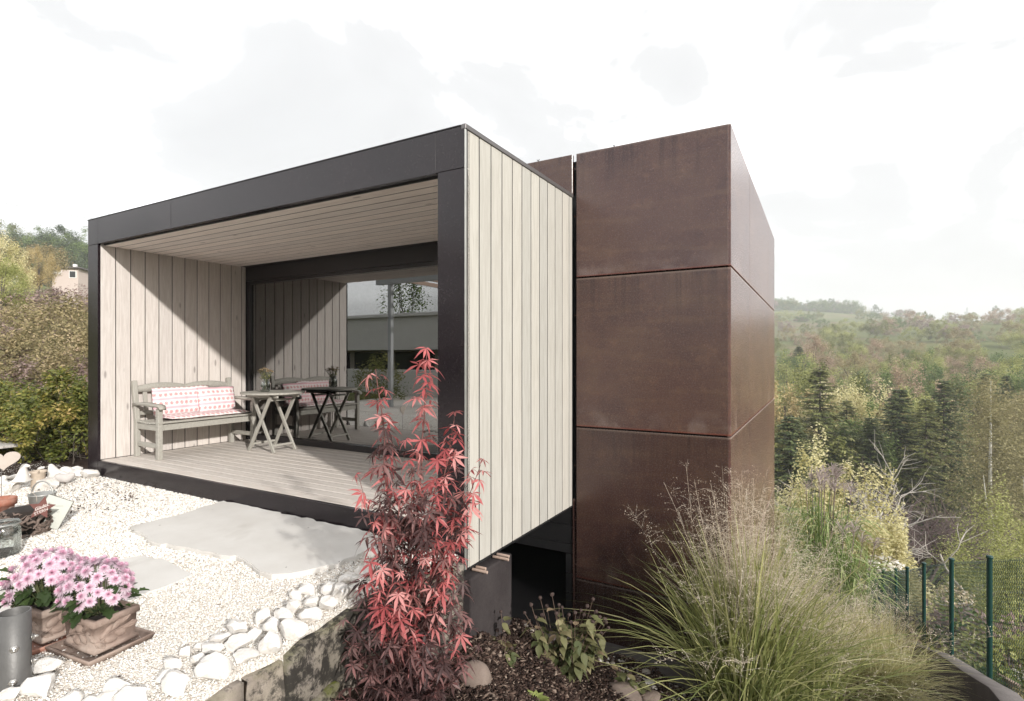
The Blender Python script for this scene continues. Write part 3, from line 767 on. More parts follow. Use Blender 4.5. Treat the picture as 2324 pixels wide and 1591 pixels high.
# glazing across the back
GY = BD - .005
glz = thing('tmp', 'x', 'x'); bpy.data.objects.remove(glz)
fr = box('window_frame', 'black_frame', (-BW + PI_ + .001, GY - .03, SOF - .215), (-PI_ - .001, GY + .10, SOF - .003), pav, .003)
fl = fr.location
def fpart(n, lo, hi, m='black_frame', bev=.003):
    o = box(n, m, lo, hi, None, bev); o.parent = fr; o.location = o.location - fl; return o
fpart('frame_bar', (-BW + PI_ + .001, GY - .01, .002), (-BW + PI_ + .065, GY + .10, SOF - .216))
fpart('frame_bar', (-PI_ - .065, GY - .01, .002), (-PI_ - .001, GY + .10, SOF - .216))
fpart('frame_bar', (-BW + PI_ + .066, GY - .02, .002), (-PI_ - .066, GY + .10, .082))
fpart('frame_bar', (-BW + PI_ + .066, GY - .012, SOF - .262), (-PI_ - .066, GY + .10, SOF - .217))
fpart('frame_bar', (-1.30, GY + .035, .083), (-1.245, GY + .09, SOF - .263))
box('window_pane', 'window_glass', (-BW + PI_ + .066, GY + .022, .083), (-PI_ - .066, GY + .030, SOF - .263), pav, 0)
# the room behind the glass
rm = thing('living_room', 'dim room behind the big window', 'room')
def rp(n, m, lo, hi): return box(n, m, lo, hi, rm, 0)
rp('floor', 'wood_deck', (-BW + .05, 2.03, -.03), (-.1, 6.5, 0)); rp('ceiling', 'room_wall', (-BW + .05, 2.03, 2.4), (-.1, 6.5, 2.5))
rp('back_wall', 'room_wall', (-BW + .05, 6.45, 0), (-.1, 6.5, 2.4)); rp('side_wall', 'room_wall', (-BW + .05, 2.03, 0), (-BW + .1, 6.45, 2.4)); rp('side_wall', 'room_wall', (-.15, 2.03, 0), (-.1, 6.45, 2.4))
ct = MB()
xs = np.linspace(-BW + .30, -BW + 1.35, 90); zs = np.array([.06, 2.38]); ph = np.linspace(0, 15 * 2 * np.pi, 90)
yy = 2.16 + .035 * np.sin(ph) + .01 * np.sin(ph * 2.3)
V = np.stack([np.repeat(xs[None], 2, 0), np.repeat(yy[None], 2, 0), np.repeat(zs[:, None], 90, 1)], -1)
i = np.arange(89); ct.add(V.reshape(-1, 3), np.stack([i, i + 1, i + 91, i + 90], 1)); ct.build('curtain', 'room_wall', rm, True)
tb_ = thing('sideboard', 'dark low sideboard inside the room', 'sideboard', (-2.4, 5.9, 0))
box('cabinet', 'dark_interior', (-.9, -.25, .1), (.9, .25, .8), tb_); 
for x in (-.8, .8):
    for y in (-.2, .2): box('leg', 'dark_interior', (x - .03, y - .03, 0), (x + .03, y + .03, .1), tb_)

# pegs and plinth under the box
pl = thing('foundation_block', 'black concrete foundation block under the corner of the timber box', 'foundation', (0, 0, 0))
box('block', 'dark_concrete', (-.55, -.02, -1.25), (.055, .56, -.338), pl, .012, 2)
for y, L in ((.115, .12), (.165, .075), (.40, .13), (.46, .10)):
    m = MB(); tube(m, [(-.02, 0, 0), (L - .015, 0, 0)], .011, 10)
    m.build('spacer_peg', 'wood_plank', pl, False, False, (-.0, y, -.326))
bl = box('spacer_pad', 'black_cladding', (-.45, .02, -.336), (-.05, .5, -.299), pl, 0)

# ------------------------------------------------------------------ weathering steel tower
TX, TY, TYE, TT = 1.481, 1.932, 7.28, 3.25
tw = thing('steel_tower', 'tall house block clad in rusty brown steel sheets', 'building', (0, 0, 0))
ZJ = [(2.008, TT), (.508, 1.992), (-1.016, .492), (-2.6, -1.032)]
box('core_wall', 'black_cladding', (-BW, TY + .07, SOF + .35), (TX - .07, TYE - .02, TT - .05), tw, 0)
box('core_wall', 'black_cladding', (-.06, TY + .07, -3.0), (TX - .07, TYE - .02, SOF + .349), tw, 0)
ROW_SHADE = (1.12, .92, .66, .55)                      # tone per row; lower sheets painted darker for their weaker sky reflection
for k, (z0, z1) in enumerate(ZJ): box('steel_panel', 'weathering_steel', (.024, TY, z0), (TX - .022, TY + .045, z1), tw, .0025).color = (ROW_SHADE[k], ROW_SHADE[k] * 1.04, ROW_SHADE[k] * 1.08, 1)
for z0, z1 in ZJ[:3]:
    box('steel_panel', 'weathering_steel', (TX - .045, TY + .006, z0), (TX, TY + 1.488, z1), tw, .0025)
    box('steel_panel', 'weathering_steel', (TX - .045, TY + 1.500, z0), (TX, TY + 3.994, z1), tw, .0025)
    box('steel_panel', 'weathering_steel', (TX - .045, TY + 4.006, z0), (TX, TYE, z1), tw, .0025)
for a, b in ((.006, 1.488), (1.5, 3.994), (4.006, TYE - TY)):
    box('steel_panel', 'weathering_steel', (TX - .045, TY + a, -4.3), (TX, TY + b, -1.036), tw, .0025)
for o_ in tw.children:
    if o_.name.startswith('steel_panel') and abs(o_.location.x - (TX - .0225)) < .01: o_.color = (1.62, 1.6, 1.62, 1)  # side sheets lightened in colour, standing in for sun and grazing sky sheen
for k in range(3): box('steel_panel', 'weathering_steel', (-1.47 - 1.5 * k, TY - .004, BT + .035), (-.018 - 1.5 * k, TY + .04, TT), tw, .0025)
for z in (3.1, 2.62, 1.62, 1.0, .1, -.45, -.9, -1.3):
    box('bracket', 'weathering_steel', (-.004, TY + .012, z), (.03, TY + .03, z + .012), tw, 0)
    box('bracket', 'weathering_steel', (TX - .03, TY + .012, z - .1), (TX - .004, TY + .03, z - .088), tw, 0)
box('gutter_pipe', 'weathering_steel', (-.024, TY + .015, -2.2), (.006, TY + .045, BB + .05), tw, .004)
# black boarded wall with a dark opening under the box
for z0, z1 in ((-.315, -.505), (-.511, -.70), (-.706, -.80)):
    box('black_board', 'black_cladding', (-2.2, TY + .03, z1), (-.035, TY + .06, z0), tw, .003)
for k in range(5):
    box('black_board', 'black_cladding', (-.105, TY + .028, -.806 - .2 * k - .194), (-.036, TY + .058, -.806 - .2 * k), tw, .003)
box('recess_wall', 'black_cladding', (-2.2, TY + 1.9, -2.0), (-.1, TY + 1.95, -.30), tw, 0)
box('recess_wall', 'black_cladding', (-2.2, -.0 + .58, -2.0), (-2.15, TY + 1.9, -.30), tw, 0)
box('recess_ceiling', 'black_cladding', (-2.2, TY + .06, -.80), (-.1, TY + 1.9, -.75), tw, 0)
box('recess_floor', 'black_cladding', (-2.2, .565, -1.42), (-.04, TY + 1.9, -1.36), tw, 0)
kb = struct('tower_kerb', MB(), 'kerb_concrete', 'x'); bpy.data.objects.remove(kb)
kerb = box('kerb', 'kerb_concrete', (-.0, TY - .30, -2.1), (1.75, TY + .02, -1.585), None, .01, 2)
tag(kerb, 'dark grey concrete kerb along the foot of the tower', None, None, 'structure')
kerb2 = beam('kerb', 'kerb_concrete', (.05, .60, -.99), (.05, TY - .30, -1.52), .09, .12, None, .006); tag(kerb2, 'short sloping dark kerb beside the foundation block', None, None, 'structure')
# small bird spikes on the roof edge
for px_, lb in ((1221, 'tiny roof spike above the timber box'), (1393, 'tiny roof spike on the tall steel tower')):
    p = at_y(px_, 360 if px_ < 1300 else 331, TY + .03); m = MB()
    z0 = TT - .01
    tube(m, [(0, 0, 0), (0, 0, .03)], .003, 5)
    for a in (-.014, 0.014): tube(m, [(0, 0, .022), (a, 0, .042)], .004, 5)
    o = m.build('roof_spike', 'black_frame', None, False, False, (p.x, p.y, z0)); tag(o, lb, 'roof spike')

# ------------------------------------------------------------------ terrace edge wall
wt = thing('retaining_wall', 'low old stone retaining wall with black algae below the white rocks', 'wall', (0, 0, 0))
def roughblock(name, mat, pts_top, width, z0, z1, seed, parent, amp=.02):
    """rough block along a polyline, outer face towards +x"""
    P = [Vector((p[0], p[1], 0)) for p in pts_top]; bm = bmesh.new(); n = 26; K = 9; rows = []
    L = [0]
    for a, b in zip(P, P[1:]): L.append(L[-1] + (b - a).length)
    for k in range(n + 1):
        s = L[-1] * k / n; q = max(i for i in range(len(L)) if L[i] <= s + 1e-9); q = min(q, len(P) - 2)
        f = (s - L[q]) / (L[q + 1] - L[q]); c = P[q].lerp(P[q + 1], f); d = (P[q + 1] - P[q]).normalized(); o = Vector((d.y, -d.x, 0))
        prof = []
        for m_ in range(K + 1):                       # up the outer face, then in across the top
            t = m_ / K
            prof.append((o * width * .5, z0 + (z1 - z0) * t))
        for m_ in range(1, 5): prof.append((o * width * (.5 - m_ / 4), z1))
        prof.append((o * width * -.5, z0))
        rw_ = []
        for (of, z) in prof:
            v = c + of; v.z = z
            e = mnoise.noise(v * 4 + Vector((seed, 0, 0))) + .5 * mnoise.noise(v * 11 + Vector((0, seed, 0))) + .25 * mnoise.noise(v * 27)
            v += o * e * amp; v.z += amp * .7 * mnoise.noise(v * 6 + Vector((seed, seed, 3)))
            if k in (0, n): v -= d * (.012 if k == n else -.012)
            rw_.append(bm.verts.new(v))
        rows.append(rw_)
    for a, b in zip(rows, rows[1:]):
        for i in range(len(a) - 1): bm.faces.new((a[i], b[i], b[i + 1], a[i + 1]))
    bm.faces.new(rows[0]); bm.faces.new(rows[-1][::-1])
    bmesh.ops.recalc_face_normals(bm, faces=bm.faces)
    return obj(name, bm_mesh(bm, name, mat, True), parent)
def offs(lst, dx): return [(p[0] + dx, p[1]) for p in lst]
E = [(p.x, p.y) for p in EDGE]
roughblock('stone_block', 'wall_stone', offs([(-1.2, -3.0), E[0], E[1], E[2]], -.03), .14, -.72, GZ - .012, 1, wt)
roughblock('stone_block', 'wall_stone', offs([E[2], ((E[2][0] + E[3][0]) / 2, (E[2][1] + E[3][1]) / 2), E[3]], -.03), .14, -.74, GZ - .015, 2, wt, .026)
roughblock('stone_block', 'wall_stone_black', offs([E[3], E[4], E[5], E[6]], -.03), .15, -.76, GZ - .01, 3, wt, .026)
roughblock('stone_block', 'wall_stone_black', offs([E[6], E[7], (E[8][0], E[8][1]), (.02, -.08)], -.03), .14, -.85, GZ - .012, 4, wt)
LE = [at_z(*p, -.52) for p in ((560, 1720), (640, 1640), (700, 1585), (745, 1545), (790, 1512), (850, 1480))]
roughblock('ledge_stone', 'ledge_stone', [(p.x, p.y) for p in LE[:4]], .16, -.9, -.50, 6, wt, .018)
roughblock('ledge_stone', 'wall_stone', [(p.x, p.y) for p in LE[3:]], .15, -.9, -.51, 7, wt, .018)
# ------------------------------------------------------------------ bench, cushions, table, vase
bn = thing('garden_bench', 'grey painted wooden garden bench with armrests against the plank wall', 'bench', (-5.085, .325, 0))
# local frame: x away from the wall, y along the wall
BL = 1.27; SH = .42
def bb(n, lo, hi, bev=.006, mat='wood_grey'): return box(n, mat, lo, hi, bn, bev, 2)
for y in (0.0, BL - .055):
    beam('back_leg', 'wood_grey', (.030, y + .0275, 0), (.030, y + .0275, .45), .055, .06, bn, .006, (1, 0, 0))
    beam('back_post', 'wood_grey', (.030, y + .0275, .44), (-.045, y + .0275, .915), .055, .055, bn, .006, (1, 0, 0))
    bb('front_leg', (.485, y, 0), (.545, y + .055, .60))
    bb('side_rail', (.06, y + .012, .335), (.485, y + .043, .405)); bb('side_stretcher', (.06, y + .014, .13), (.485, y + .041, .185))
    # armrest with a rounded, drooping front
    m = MB(); cs = [(-.01, .625), (.10, .640), (.25, .640), (.40, .632), (.52, .630), (.575, .618), (.595, .595)]
    w2 = .038
    V = []
    for k, (x, z) in enumerate(cs):
        t = .036 if k < 6 else .022
        V += [(x, y + .0275 - w2, z - t / 2), (x, y + .0275 + w2, z - t / 2), (x, y + .0275 + w2, z + t / 2), (x, y + .0275 - w2, z + t / 2)]
    F = []
    for k in range(len(cs) - 1):
        for q in range(4): F.append((4 * k + q, 4 * k + (q + 1) % 4, 4 * k + 4 + (q + 1) % 4, 4 * k + 4 + q))
    F += [(3, 2, 1, 0), (4 * len(cs) - 4, 4 * len(cs) - 3, 4 * len(cs) - 2, 4 * len(cs) - 1)]
    m.add(V, F); m.build('armrest', 'wood_grey', bn)
bb('front_rail', (.492, .056, .335), (.522, BL - .056, .405)); bb('back_rail', (.03, .056, .345), (.06, BL - .056, .405))
for k in range(5):
    x = .075 + k * .098; z = SH + .012 * (abs(k - 1.8) / 2.2) ** 2
    bb('seat_slat', (x, -.0 + .002, z - .012), (x + .086, BL - .002, z + .010) if 0 < k < 4 else (x + .086, BL - .058, z + .010), .004)
# arched top rail of the back: two humps
m = MB(); n = 41; V = []
for k in range(n):
    y = .055 + (BL - .11) * k / (n - 1); t = k / (n - 1)
    hmp = .038 * (abs(math.sin(2 * math.pi * t)) ** .8)
    zt = .845 + hmp; zb = .775
    for z, dx in ((zb, 0), (zt, 0)):
        xx = .030 - .075 * (z - .44) / .475
        V += [(xx - .014, y, z), (xx + .014, y, z)]
F = []
for k in range(n - 1):
    a = 4 * k; b = a + 4
    F += [(a, b, b + 2, a + 2), (a + 1, a + 3, b + 3, b + 1), (a + 2, b + 2, b + 3, a + 3), (a, a + 1, b + 1, b)]
m.add(V, F); m.build('top_rail', 'wood_grey', bn)
beam('lower_back_rail', 'wood_grey', (.018, .056, .52), (.018, BL - .056, .52), .026, .05, bn, .004)
for k in range(8):
    y = .14 + k * (BL - .28) / 7
    beam('back_slat', 'wood_grey', (.016, y, .53), (-.026, y, .80), .05, .012, bn, .003, (1, 0, 0))

def cushion(name, mat, w, h, th, label, origin, ax_u, ax_v, uv0=(0, 0), nu=26, nv=18, seed=0, sag=.0):
    """soft cushion: w along ax_u, h along ax_v, bulging along the normal"""
    U, Vv = Vector(ax_u).normalized(), Vector(ax_v).normalized(); N = U.cross(Vv)
    rg = np.random.default_rng(seed); bm = bmesh.new(); uvl = bm.loops.layers.uv.new('UVMap'); rows = {}
    for s in (1, -1):
        for i in range(nu + 1):
            for j in range(nv + 1):
                u, v = i / nu, j / nv
                e = min(u, 1 - u) * w; f = min(v, 1 - v) * h
                b = (1 - math.exp(-e / .045)) * (1 - math.exp(-f / .045))
                p = Vector(origin) + U * (u * w) + Vv * (v * h)
                wr = .010 * mnoise.noise(p * 7 + Vector((seed, 0, 0))) + .005 * mnoise.noise(p * 17)
                q = p + N * (s * th / 2 * b + wr * (.4 + b)) + Vv * (.012 * mnoise.noise(p * 5 + Vector((0, seed, 0))))
                q.z -= sag * math.sin(math.pi * u) * .0
                if (i in (0, nu) or j in (0, nv)) and s == -1: rows[(s, i, j)] = rows[(1, i, j)]
                else: rows[(s, i, j)] = bm.verts.new(q)
        for i in range(nu):
            for j in range(nv):
                c = [(i, j), (i + 1, j), (i + 1, j + 1), (i, j + 1)]
                if s < 0: c = c[::-1]
                try: fc = bm.faces.new([rows[(s, *k)] for k in c])
                except ValueError: continue
                for lp, k in zip(fc.loops, c): lp[uvl].uv = (uv0[0] + k[0] / nu * w, uv0[1] + k[1] / nv * h)
    bmesh.ops.recalc_face_normals(bm, faces=bm.faces)
    o = obj(name, bm_mesh(bm, name, mat, True)); tag(o, label, 'cushion'); return o
BX, BY = -5.085, .325
cushion('seat_cushion', 'rose_fabric', 1.05, .40, .06, 'flat rose print seat pad lying on the bench', (BX + .13, BY + .16, SH + .046), (0, 1, 0), (-1, 0, .02), (0, .02), 40, 16, 3)
bpy.data.objects['seat_cushion'].location = (.40, 0, 0)
cushion('back_cushion', 'rose_fabric', .72, .35, .075, 'wide rose print back cushion leaning on the bench', (BX + .115, BY + .17, SH + .055), (0, 1, 0), (-.13, 0, 1), (.01, .01), 34, 18, 5)
cushion('back_cushion', 'rose_fabric', .50, .33, .11, 'plump small rose print pillow in front of the wide cushion', (BX + .185, BY + .70, SH + .058), (.04, 1, 0), (-.20, 0, 1), (.03, .0), 26, 18, 9)

tb = thing('folding_table', 'round grey folding wooden table beside the bench', 'table', (-4.0, 1.45, 0))
m = MB(); TRD = .385
# top of planks clipped to a disc
for k in range(7):
    y0 = -TRD + k * 2 * TRD / 7 + .002; y1 = -TRD + (k + 1) * 2 * TRD / 7 - .002; n = 14
    ys = np.linspace(y0, y1, n); hx = np.sqrt(np.maximum(TRD ** 2 - ys ** 2, .0004))
    out = [(h, y) for h, y in zip(hx, ys)] + [(-h, y) for h, y in zip(hx[::-1], ys[::-1])]
    bm = bmesh.new(); f = bm.faces.new([bm.verts.new((x, y, .735)) for x, y in out]); e = bmesh.ops.extrude_face_region(bm, geom=[f])
    for v in e['geom']:
        if isinstance(v, bmesh.types.BMVert): v.co.z += .022
    bmesh.ops.recalc_face_normals(bm, faces=bm.faces)
    obj('top_plank', bm_mesh(bm, 'top_plank', 'wood_grey'), tb)
for y in (-.17, .17):
    beam('leg', 'wood_grey', (-.25, y, .004), (.19, y, .70), .022, .045, tb, .004, (0, 1, 0)) if False else None
    s = 1 if y < 0 else -1
    beam('leg', 'wood_grey', (-.23, y - .013 * s, .0), (.20, y - .013 * s, .715), .045, .024, tb, .004, (0, 1, 0))
    beam('leg', 'wood_grey', (.23, y + .013 * s, .0), (-.20, y + .013 * s, .715), .045, .024, tb, .004, (0, 1, 0))
    beam('top_rail', 'wood_grey', (-.30, y + .014 * s, .712), (.30, y + .014 * s, .712), .024, .046, tb, .004)
for x in (-.19, .19): beam('stretcher', 'wood_grey', (x, -.165, .09), (x, .165, .09), .032, .026, tb, .004)
for x in (-.16, .16): beam('top_stretcher', 'wood_grey', (x, -.165, .66), (x, .165, .66), .03, .026, tb, .004)

VZ = .757
vs = thing('flower_jar', 'clear glass jar of water with faded daisies on the round table', 'vase', (-4.03, 1.36, VZ))
m = MB(); lathe(m, [(.001, .004), (.052, .004), (.058, .012), (.060, .03), (.060, .115), (.056, .128), (.045, .136), (.045, .142), (.051, .146), (.051, .166), (.048, .168), (.044, .166), (.041, .140), (.052, .122), (.0565, .03), (.05, .010), (.001, .010)], 28)
m.build('jar', 'jar_glass', vs, True)
m = MB(); lathe(m, [(.001, .011), (.049, .011), (.055, .03), (.055, .095), (.001, .095)], 24); m.build('water', 'water', vs, True)
rg = np.random.default_rng(4); m = MB(); HD = []
for k in range(34):
    a = rg.uniform(0, 6.28); r = .105 * math.sqrt(rg.random()); top = np.array([r * math.cos(a), r * math.sin(a), .245 + .05 * (1 - (r / .11) ** 2) + rg.normal() * .010])
    P = [(.02 * math.cos(a + 2), .02 * math.sin(a + 2), .02), (.25 * r * math.cos(a), .25 * r * math.sin(a), .14), tuple(top)]
    tube(m, P, .0022, 4, False); HD.append(top)
m.build('stems', 'stem_green', vs)
m = MB()
for k in range(60):
    a = rg.uniform(0, 6.28); r = rg.uniform(.02, .10); z = rg.uniform(.15, .24)
    leafquads(m, [(r * .6 * math.cos(a), r * .6 * math.sin(a), z)], np.array([[math.cos(a), math.sin(a), rg.normal() * .6]]), np.array([[0, 0, 1.]]), .045, .014, rg.random(1))
m.build('leaves', 'olive_leaf', vs, False, True)
m = MB(); n = 14; an = np.arange(n) * 6.283 / n
D = np.stack([np.cos(an), np.sin(an), np.full(n, .25)], 1)
leafquads(m, np.zeros((n, 3)) + D * .004, D, np.tile([0, 0, 1.], (n, 1)), .019, .009, rg.random(n)); lathe(m, [(.001, .008), (.006, .006), (.008, 0)], 8, tint=0.0)
dm = m.mesh('daisy', 'dry_flower', False, True)
for top in HD:
    nrm = Vector((top[0] * 5, top[1] * 5, 1)).normalized()
    obj('flower', dm, vs, tuple(top), nrm.to_track_quat('Z', 'Y').to_euler())

# ------------------------------------------------------------------ white rocks
ROCKS = [rockmesh('white_rock', 'white_rock', s, 3, 14, .11) for s in range(1, 9)]
rg = np.random.default_rng(77)
def rock(px, py, wpx, hpx, label='chunky white limestone rock in the row edging the terrace', group='white rocks edging the terrace', zg=GZ, mesh=None, sx=None):
    """px,py centre in picture units; wpx,hpx half sizes"""
    p = at_z(px, py + hpx * .75, zg); d = (p - CAM).dot(FV); r = wpx * d / FPX; h = hpx * d / FPX
    o = obj('white_rock', ROCKS[rg.integers(8)] if mesh is None else mesh, None, (p.x, p.y, zg + h * .62), (rg.uniform(-.3, .3), rg.uniform(-.3, .3), YAW + rg.uniform(-.35, .35)), (r * 1.12, r * rg.uniform(.8, 1.0), h * 1.05))
    return tag(o, label, 'rock', group)
Z6 = lambda a: ((400 + a[0] / 4.648) / 1.0757, (1380 + a[1] / 4.648) / 1.0757, a[2] / 5.0, a[3] / 5.0)
Z5 = lambda a: ((a[0] / 4.165) / 1.0757, (1330 + a[1] / 4.165) / 1.0757, a[2] / 4.48, a[3] / 4.48)
Z4 = lambda a: ((a[0] / 4.973) / 1.0757, (1040 + a[1] / 4.973) / 1.0757, a[2] / 5.35, a[3] / 5.35)
for a in ((100, 1130, 120, 115), (370, 1060, 95, 85), (250, 980, 80, 85), (520, 1150, 215, 155), (540, 930, 150, 70), (640, 820, 115, 75), (830, 700, 125, 125), (820, 880, 155, 95), (910, 1020, 150, 75),
          (1180, 890, 140, 150), (1030, 770, 95, 100), (1200, 680, 105, 95), (1130, 570, 95, 100), (1330, 570, 115, 95), (1460, 470, 95, 95), (1450, 700, 170, 130), (1680, 550, 135, 95), (1660, 410, 95, 75),
          (1860, 430, 130, 88), (1990, 300, 105, 115), (1850, 270, 95, 100), (1600, 270, 105, 80), (2060, 150, 115, 85), (2130, 280, 85, 90), (150, 1330, 155, 130), (1500, 330, 70, 60), (430, 920, 90, 55), (2190, 170, 80, 80), (2260, 80, 90, 80), (30, 1240, 110, 90)):
    o_ = rock(*Z6(a))
    L_ = {(520, 1150): 'broadest flat topped white rock lying on the edge of the old stone wall', (1180, 890): 'big egg shaped white rock standing upright at the wall edge', (1450, 700): 'long slab shaped white rock leaning along the wall edge', (830, 700): 'tall rounded white rock on the gravel side of the row', (1860, 430): 'oval white rock close to the red maple'}.get((a[0], a[1]))
    if L_: o_['label'] = L_; del o_['group']
for a in ((500, 1220, 125, 100), (400, 1430, 195, 130), (90, 1535, 120, 80), (1080, 1540, 125, 70), (1360, 1530, 165, 85), (880, 1600, 95, 50), (1200, 1440, 130, 85), (700, 1560, 120, 60)):
    rock(*Z5(a), label='chunky white limestone rock on the gravel near the steel pipe', group='white rocks near the steel pipe')
rock(*Z5((340, 1285, 55, 50)), label='small yellowish stone between the steel pipe and a white rock', group='yellowish stones')
for a in ((1090, 570, 105, 78), (900, 575, 92, 75), (935, 515, 75, 50), (790, 548, 80, 62), (680, 562, 58, 45), (470, 560, 80, 45), (380, 575, 60, 40), (150, 625, 85, 45), (60, 685, 65, 52), (130, 700, 60, 45), (20, 640, 60, 50), (240, 690, 60, 40), (500, 520, 50, 30)):
    rock(*Z4(a), label='rounded white rock in the row at the foot of the hedge', group='white rocks at the foot of the hedge')

# ------------------------------------------------------------------ steel pipe stub
pp = at_z(33, 1560, GZ); PD = (pp - CAM).dot(FV); PR = 29.5 * PD / FPX
pt = CAM.z + (HY - 1388) * PD / FPX
pipe = thing('steel_pipe', 'upright galvanized steel pipe stub with hexagonal bolts beside the planters', 'pipe', (pp.x, pp.y, GZ - .04))
H = pt - GZ + .04
m = MB(); lathe(m, [(PR, 0), (PR, H), (PR - .0045, H + .001), (PR - .0055, H - .002), (PR - .0055, 0)], 40); m.build('tube', 'steel', pipe, True)
vdir = (CAM - pp); vdir.z = 0; va = math.atan2(vdir.y, vdir.x)
for da, fz in ((-.02, .62), (-.08, .24), (1.45, .66), (1.40, .38), (-1.5, .66)):
    a = va + da; c = Vector((math.cos(a), math.sin(a), 0)) * (PR + .001); c.z = H * fz
    m = MB(); lathe(m, [(.0001, .010), (.0105, .010), (.012, .0085), (.012, .002), (.016, .002), (.016, 0)], 6)
    b = m.build('bolt', 'bolt_steel', pipe); b.location = c; b.rotation_euler = Vector((math.cos(a), math.sin(a), 0)).to_track_quat('Z', 'Y').to_euler()
    m = MB(); lathe(m, [(.0001, .022), (.0055, .021), (.006, .009)], 12); e = m.build('thread', 'bolt_steel', b, True)

# ------------------------------------------------------------------ terracotta planters with pink chrysanthemums
def mumleaf():
    m = MB(); out = [(0, 0), (.012, .010), (.010, .020), (.022, .024), (.018, .034), (.024, .044), (.013, .046), (.010, .058), (0, .064)]
    out = out + [(-x, y) for x, y in out[-2:0:-1]]
    V = [(x, y, .010 * abs(x) / .024 - .12 * y * y / .064 * 2) for x, y in out] + [(0, .03, -.004)]
    n = len(out); m.add(V, [(i, (i + 1) % n, n) for i in range(n)], .5); return m
def mumflower(seed):
    rg = np.random.default_rng(seed); m = MB()
    for r, (n, L, el, tn) in enumerate(((24, .029, -.12, .9), (22, .028, .15, .85), (20, .025, .42, .75), (16, .021, .72, .6), (12, .016, 1.0, .35), (8, .012, 1.3, .1))):
        an = np.arange(n) * 6.283 / n + rg.uniform(0, 1) + rg.normal(0, .08, n); e = el + rg.normal(0, .12, n)
        D = np.stack([np.cos(an) * np.cos(e), np.sin(an) * np.cos(e), np.sin(e)], 1)
        leafquads(m, D * .003 + [0, 0, .002 * r], D, np.tile([0, 0, 1.], (n, 1)) + D * -.3, L * rg.uniform(.85, 1.1, n), .0075, np.clip(tn + rg.normal(0, .15, n), 0, 1), .12)
    return m.mesh('flower', 'mum_petal', False, True)
MUMS = [mumflower(s) for s in range(4)]; ML = []
for k in range(3):
    m = mumleaf(); m.t = [np.full(len(m.v[0]), (.15, .5, .85)[k])]; ML.append(m.mesh('leaf', 'mum_leaf', False, True))
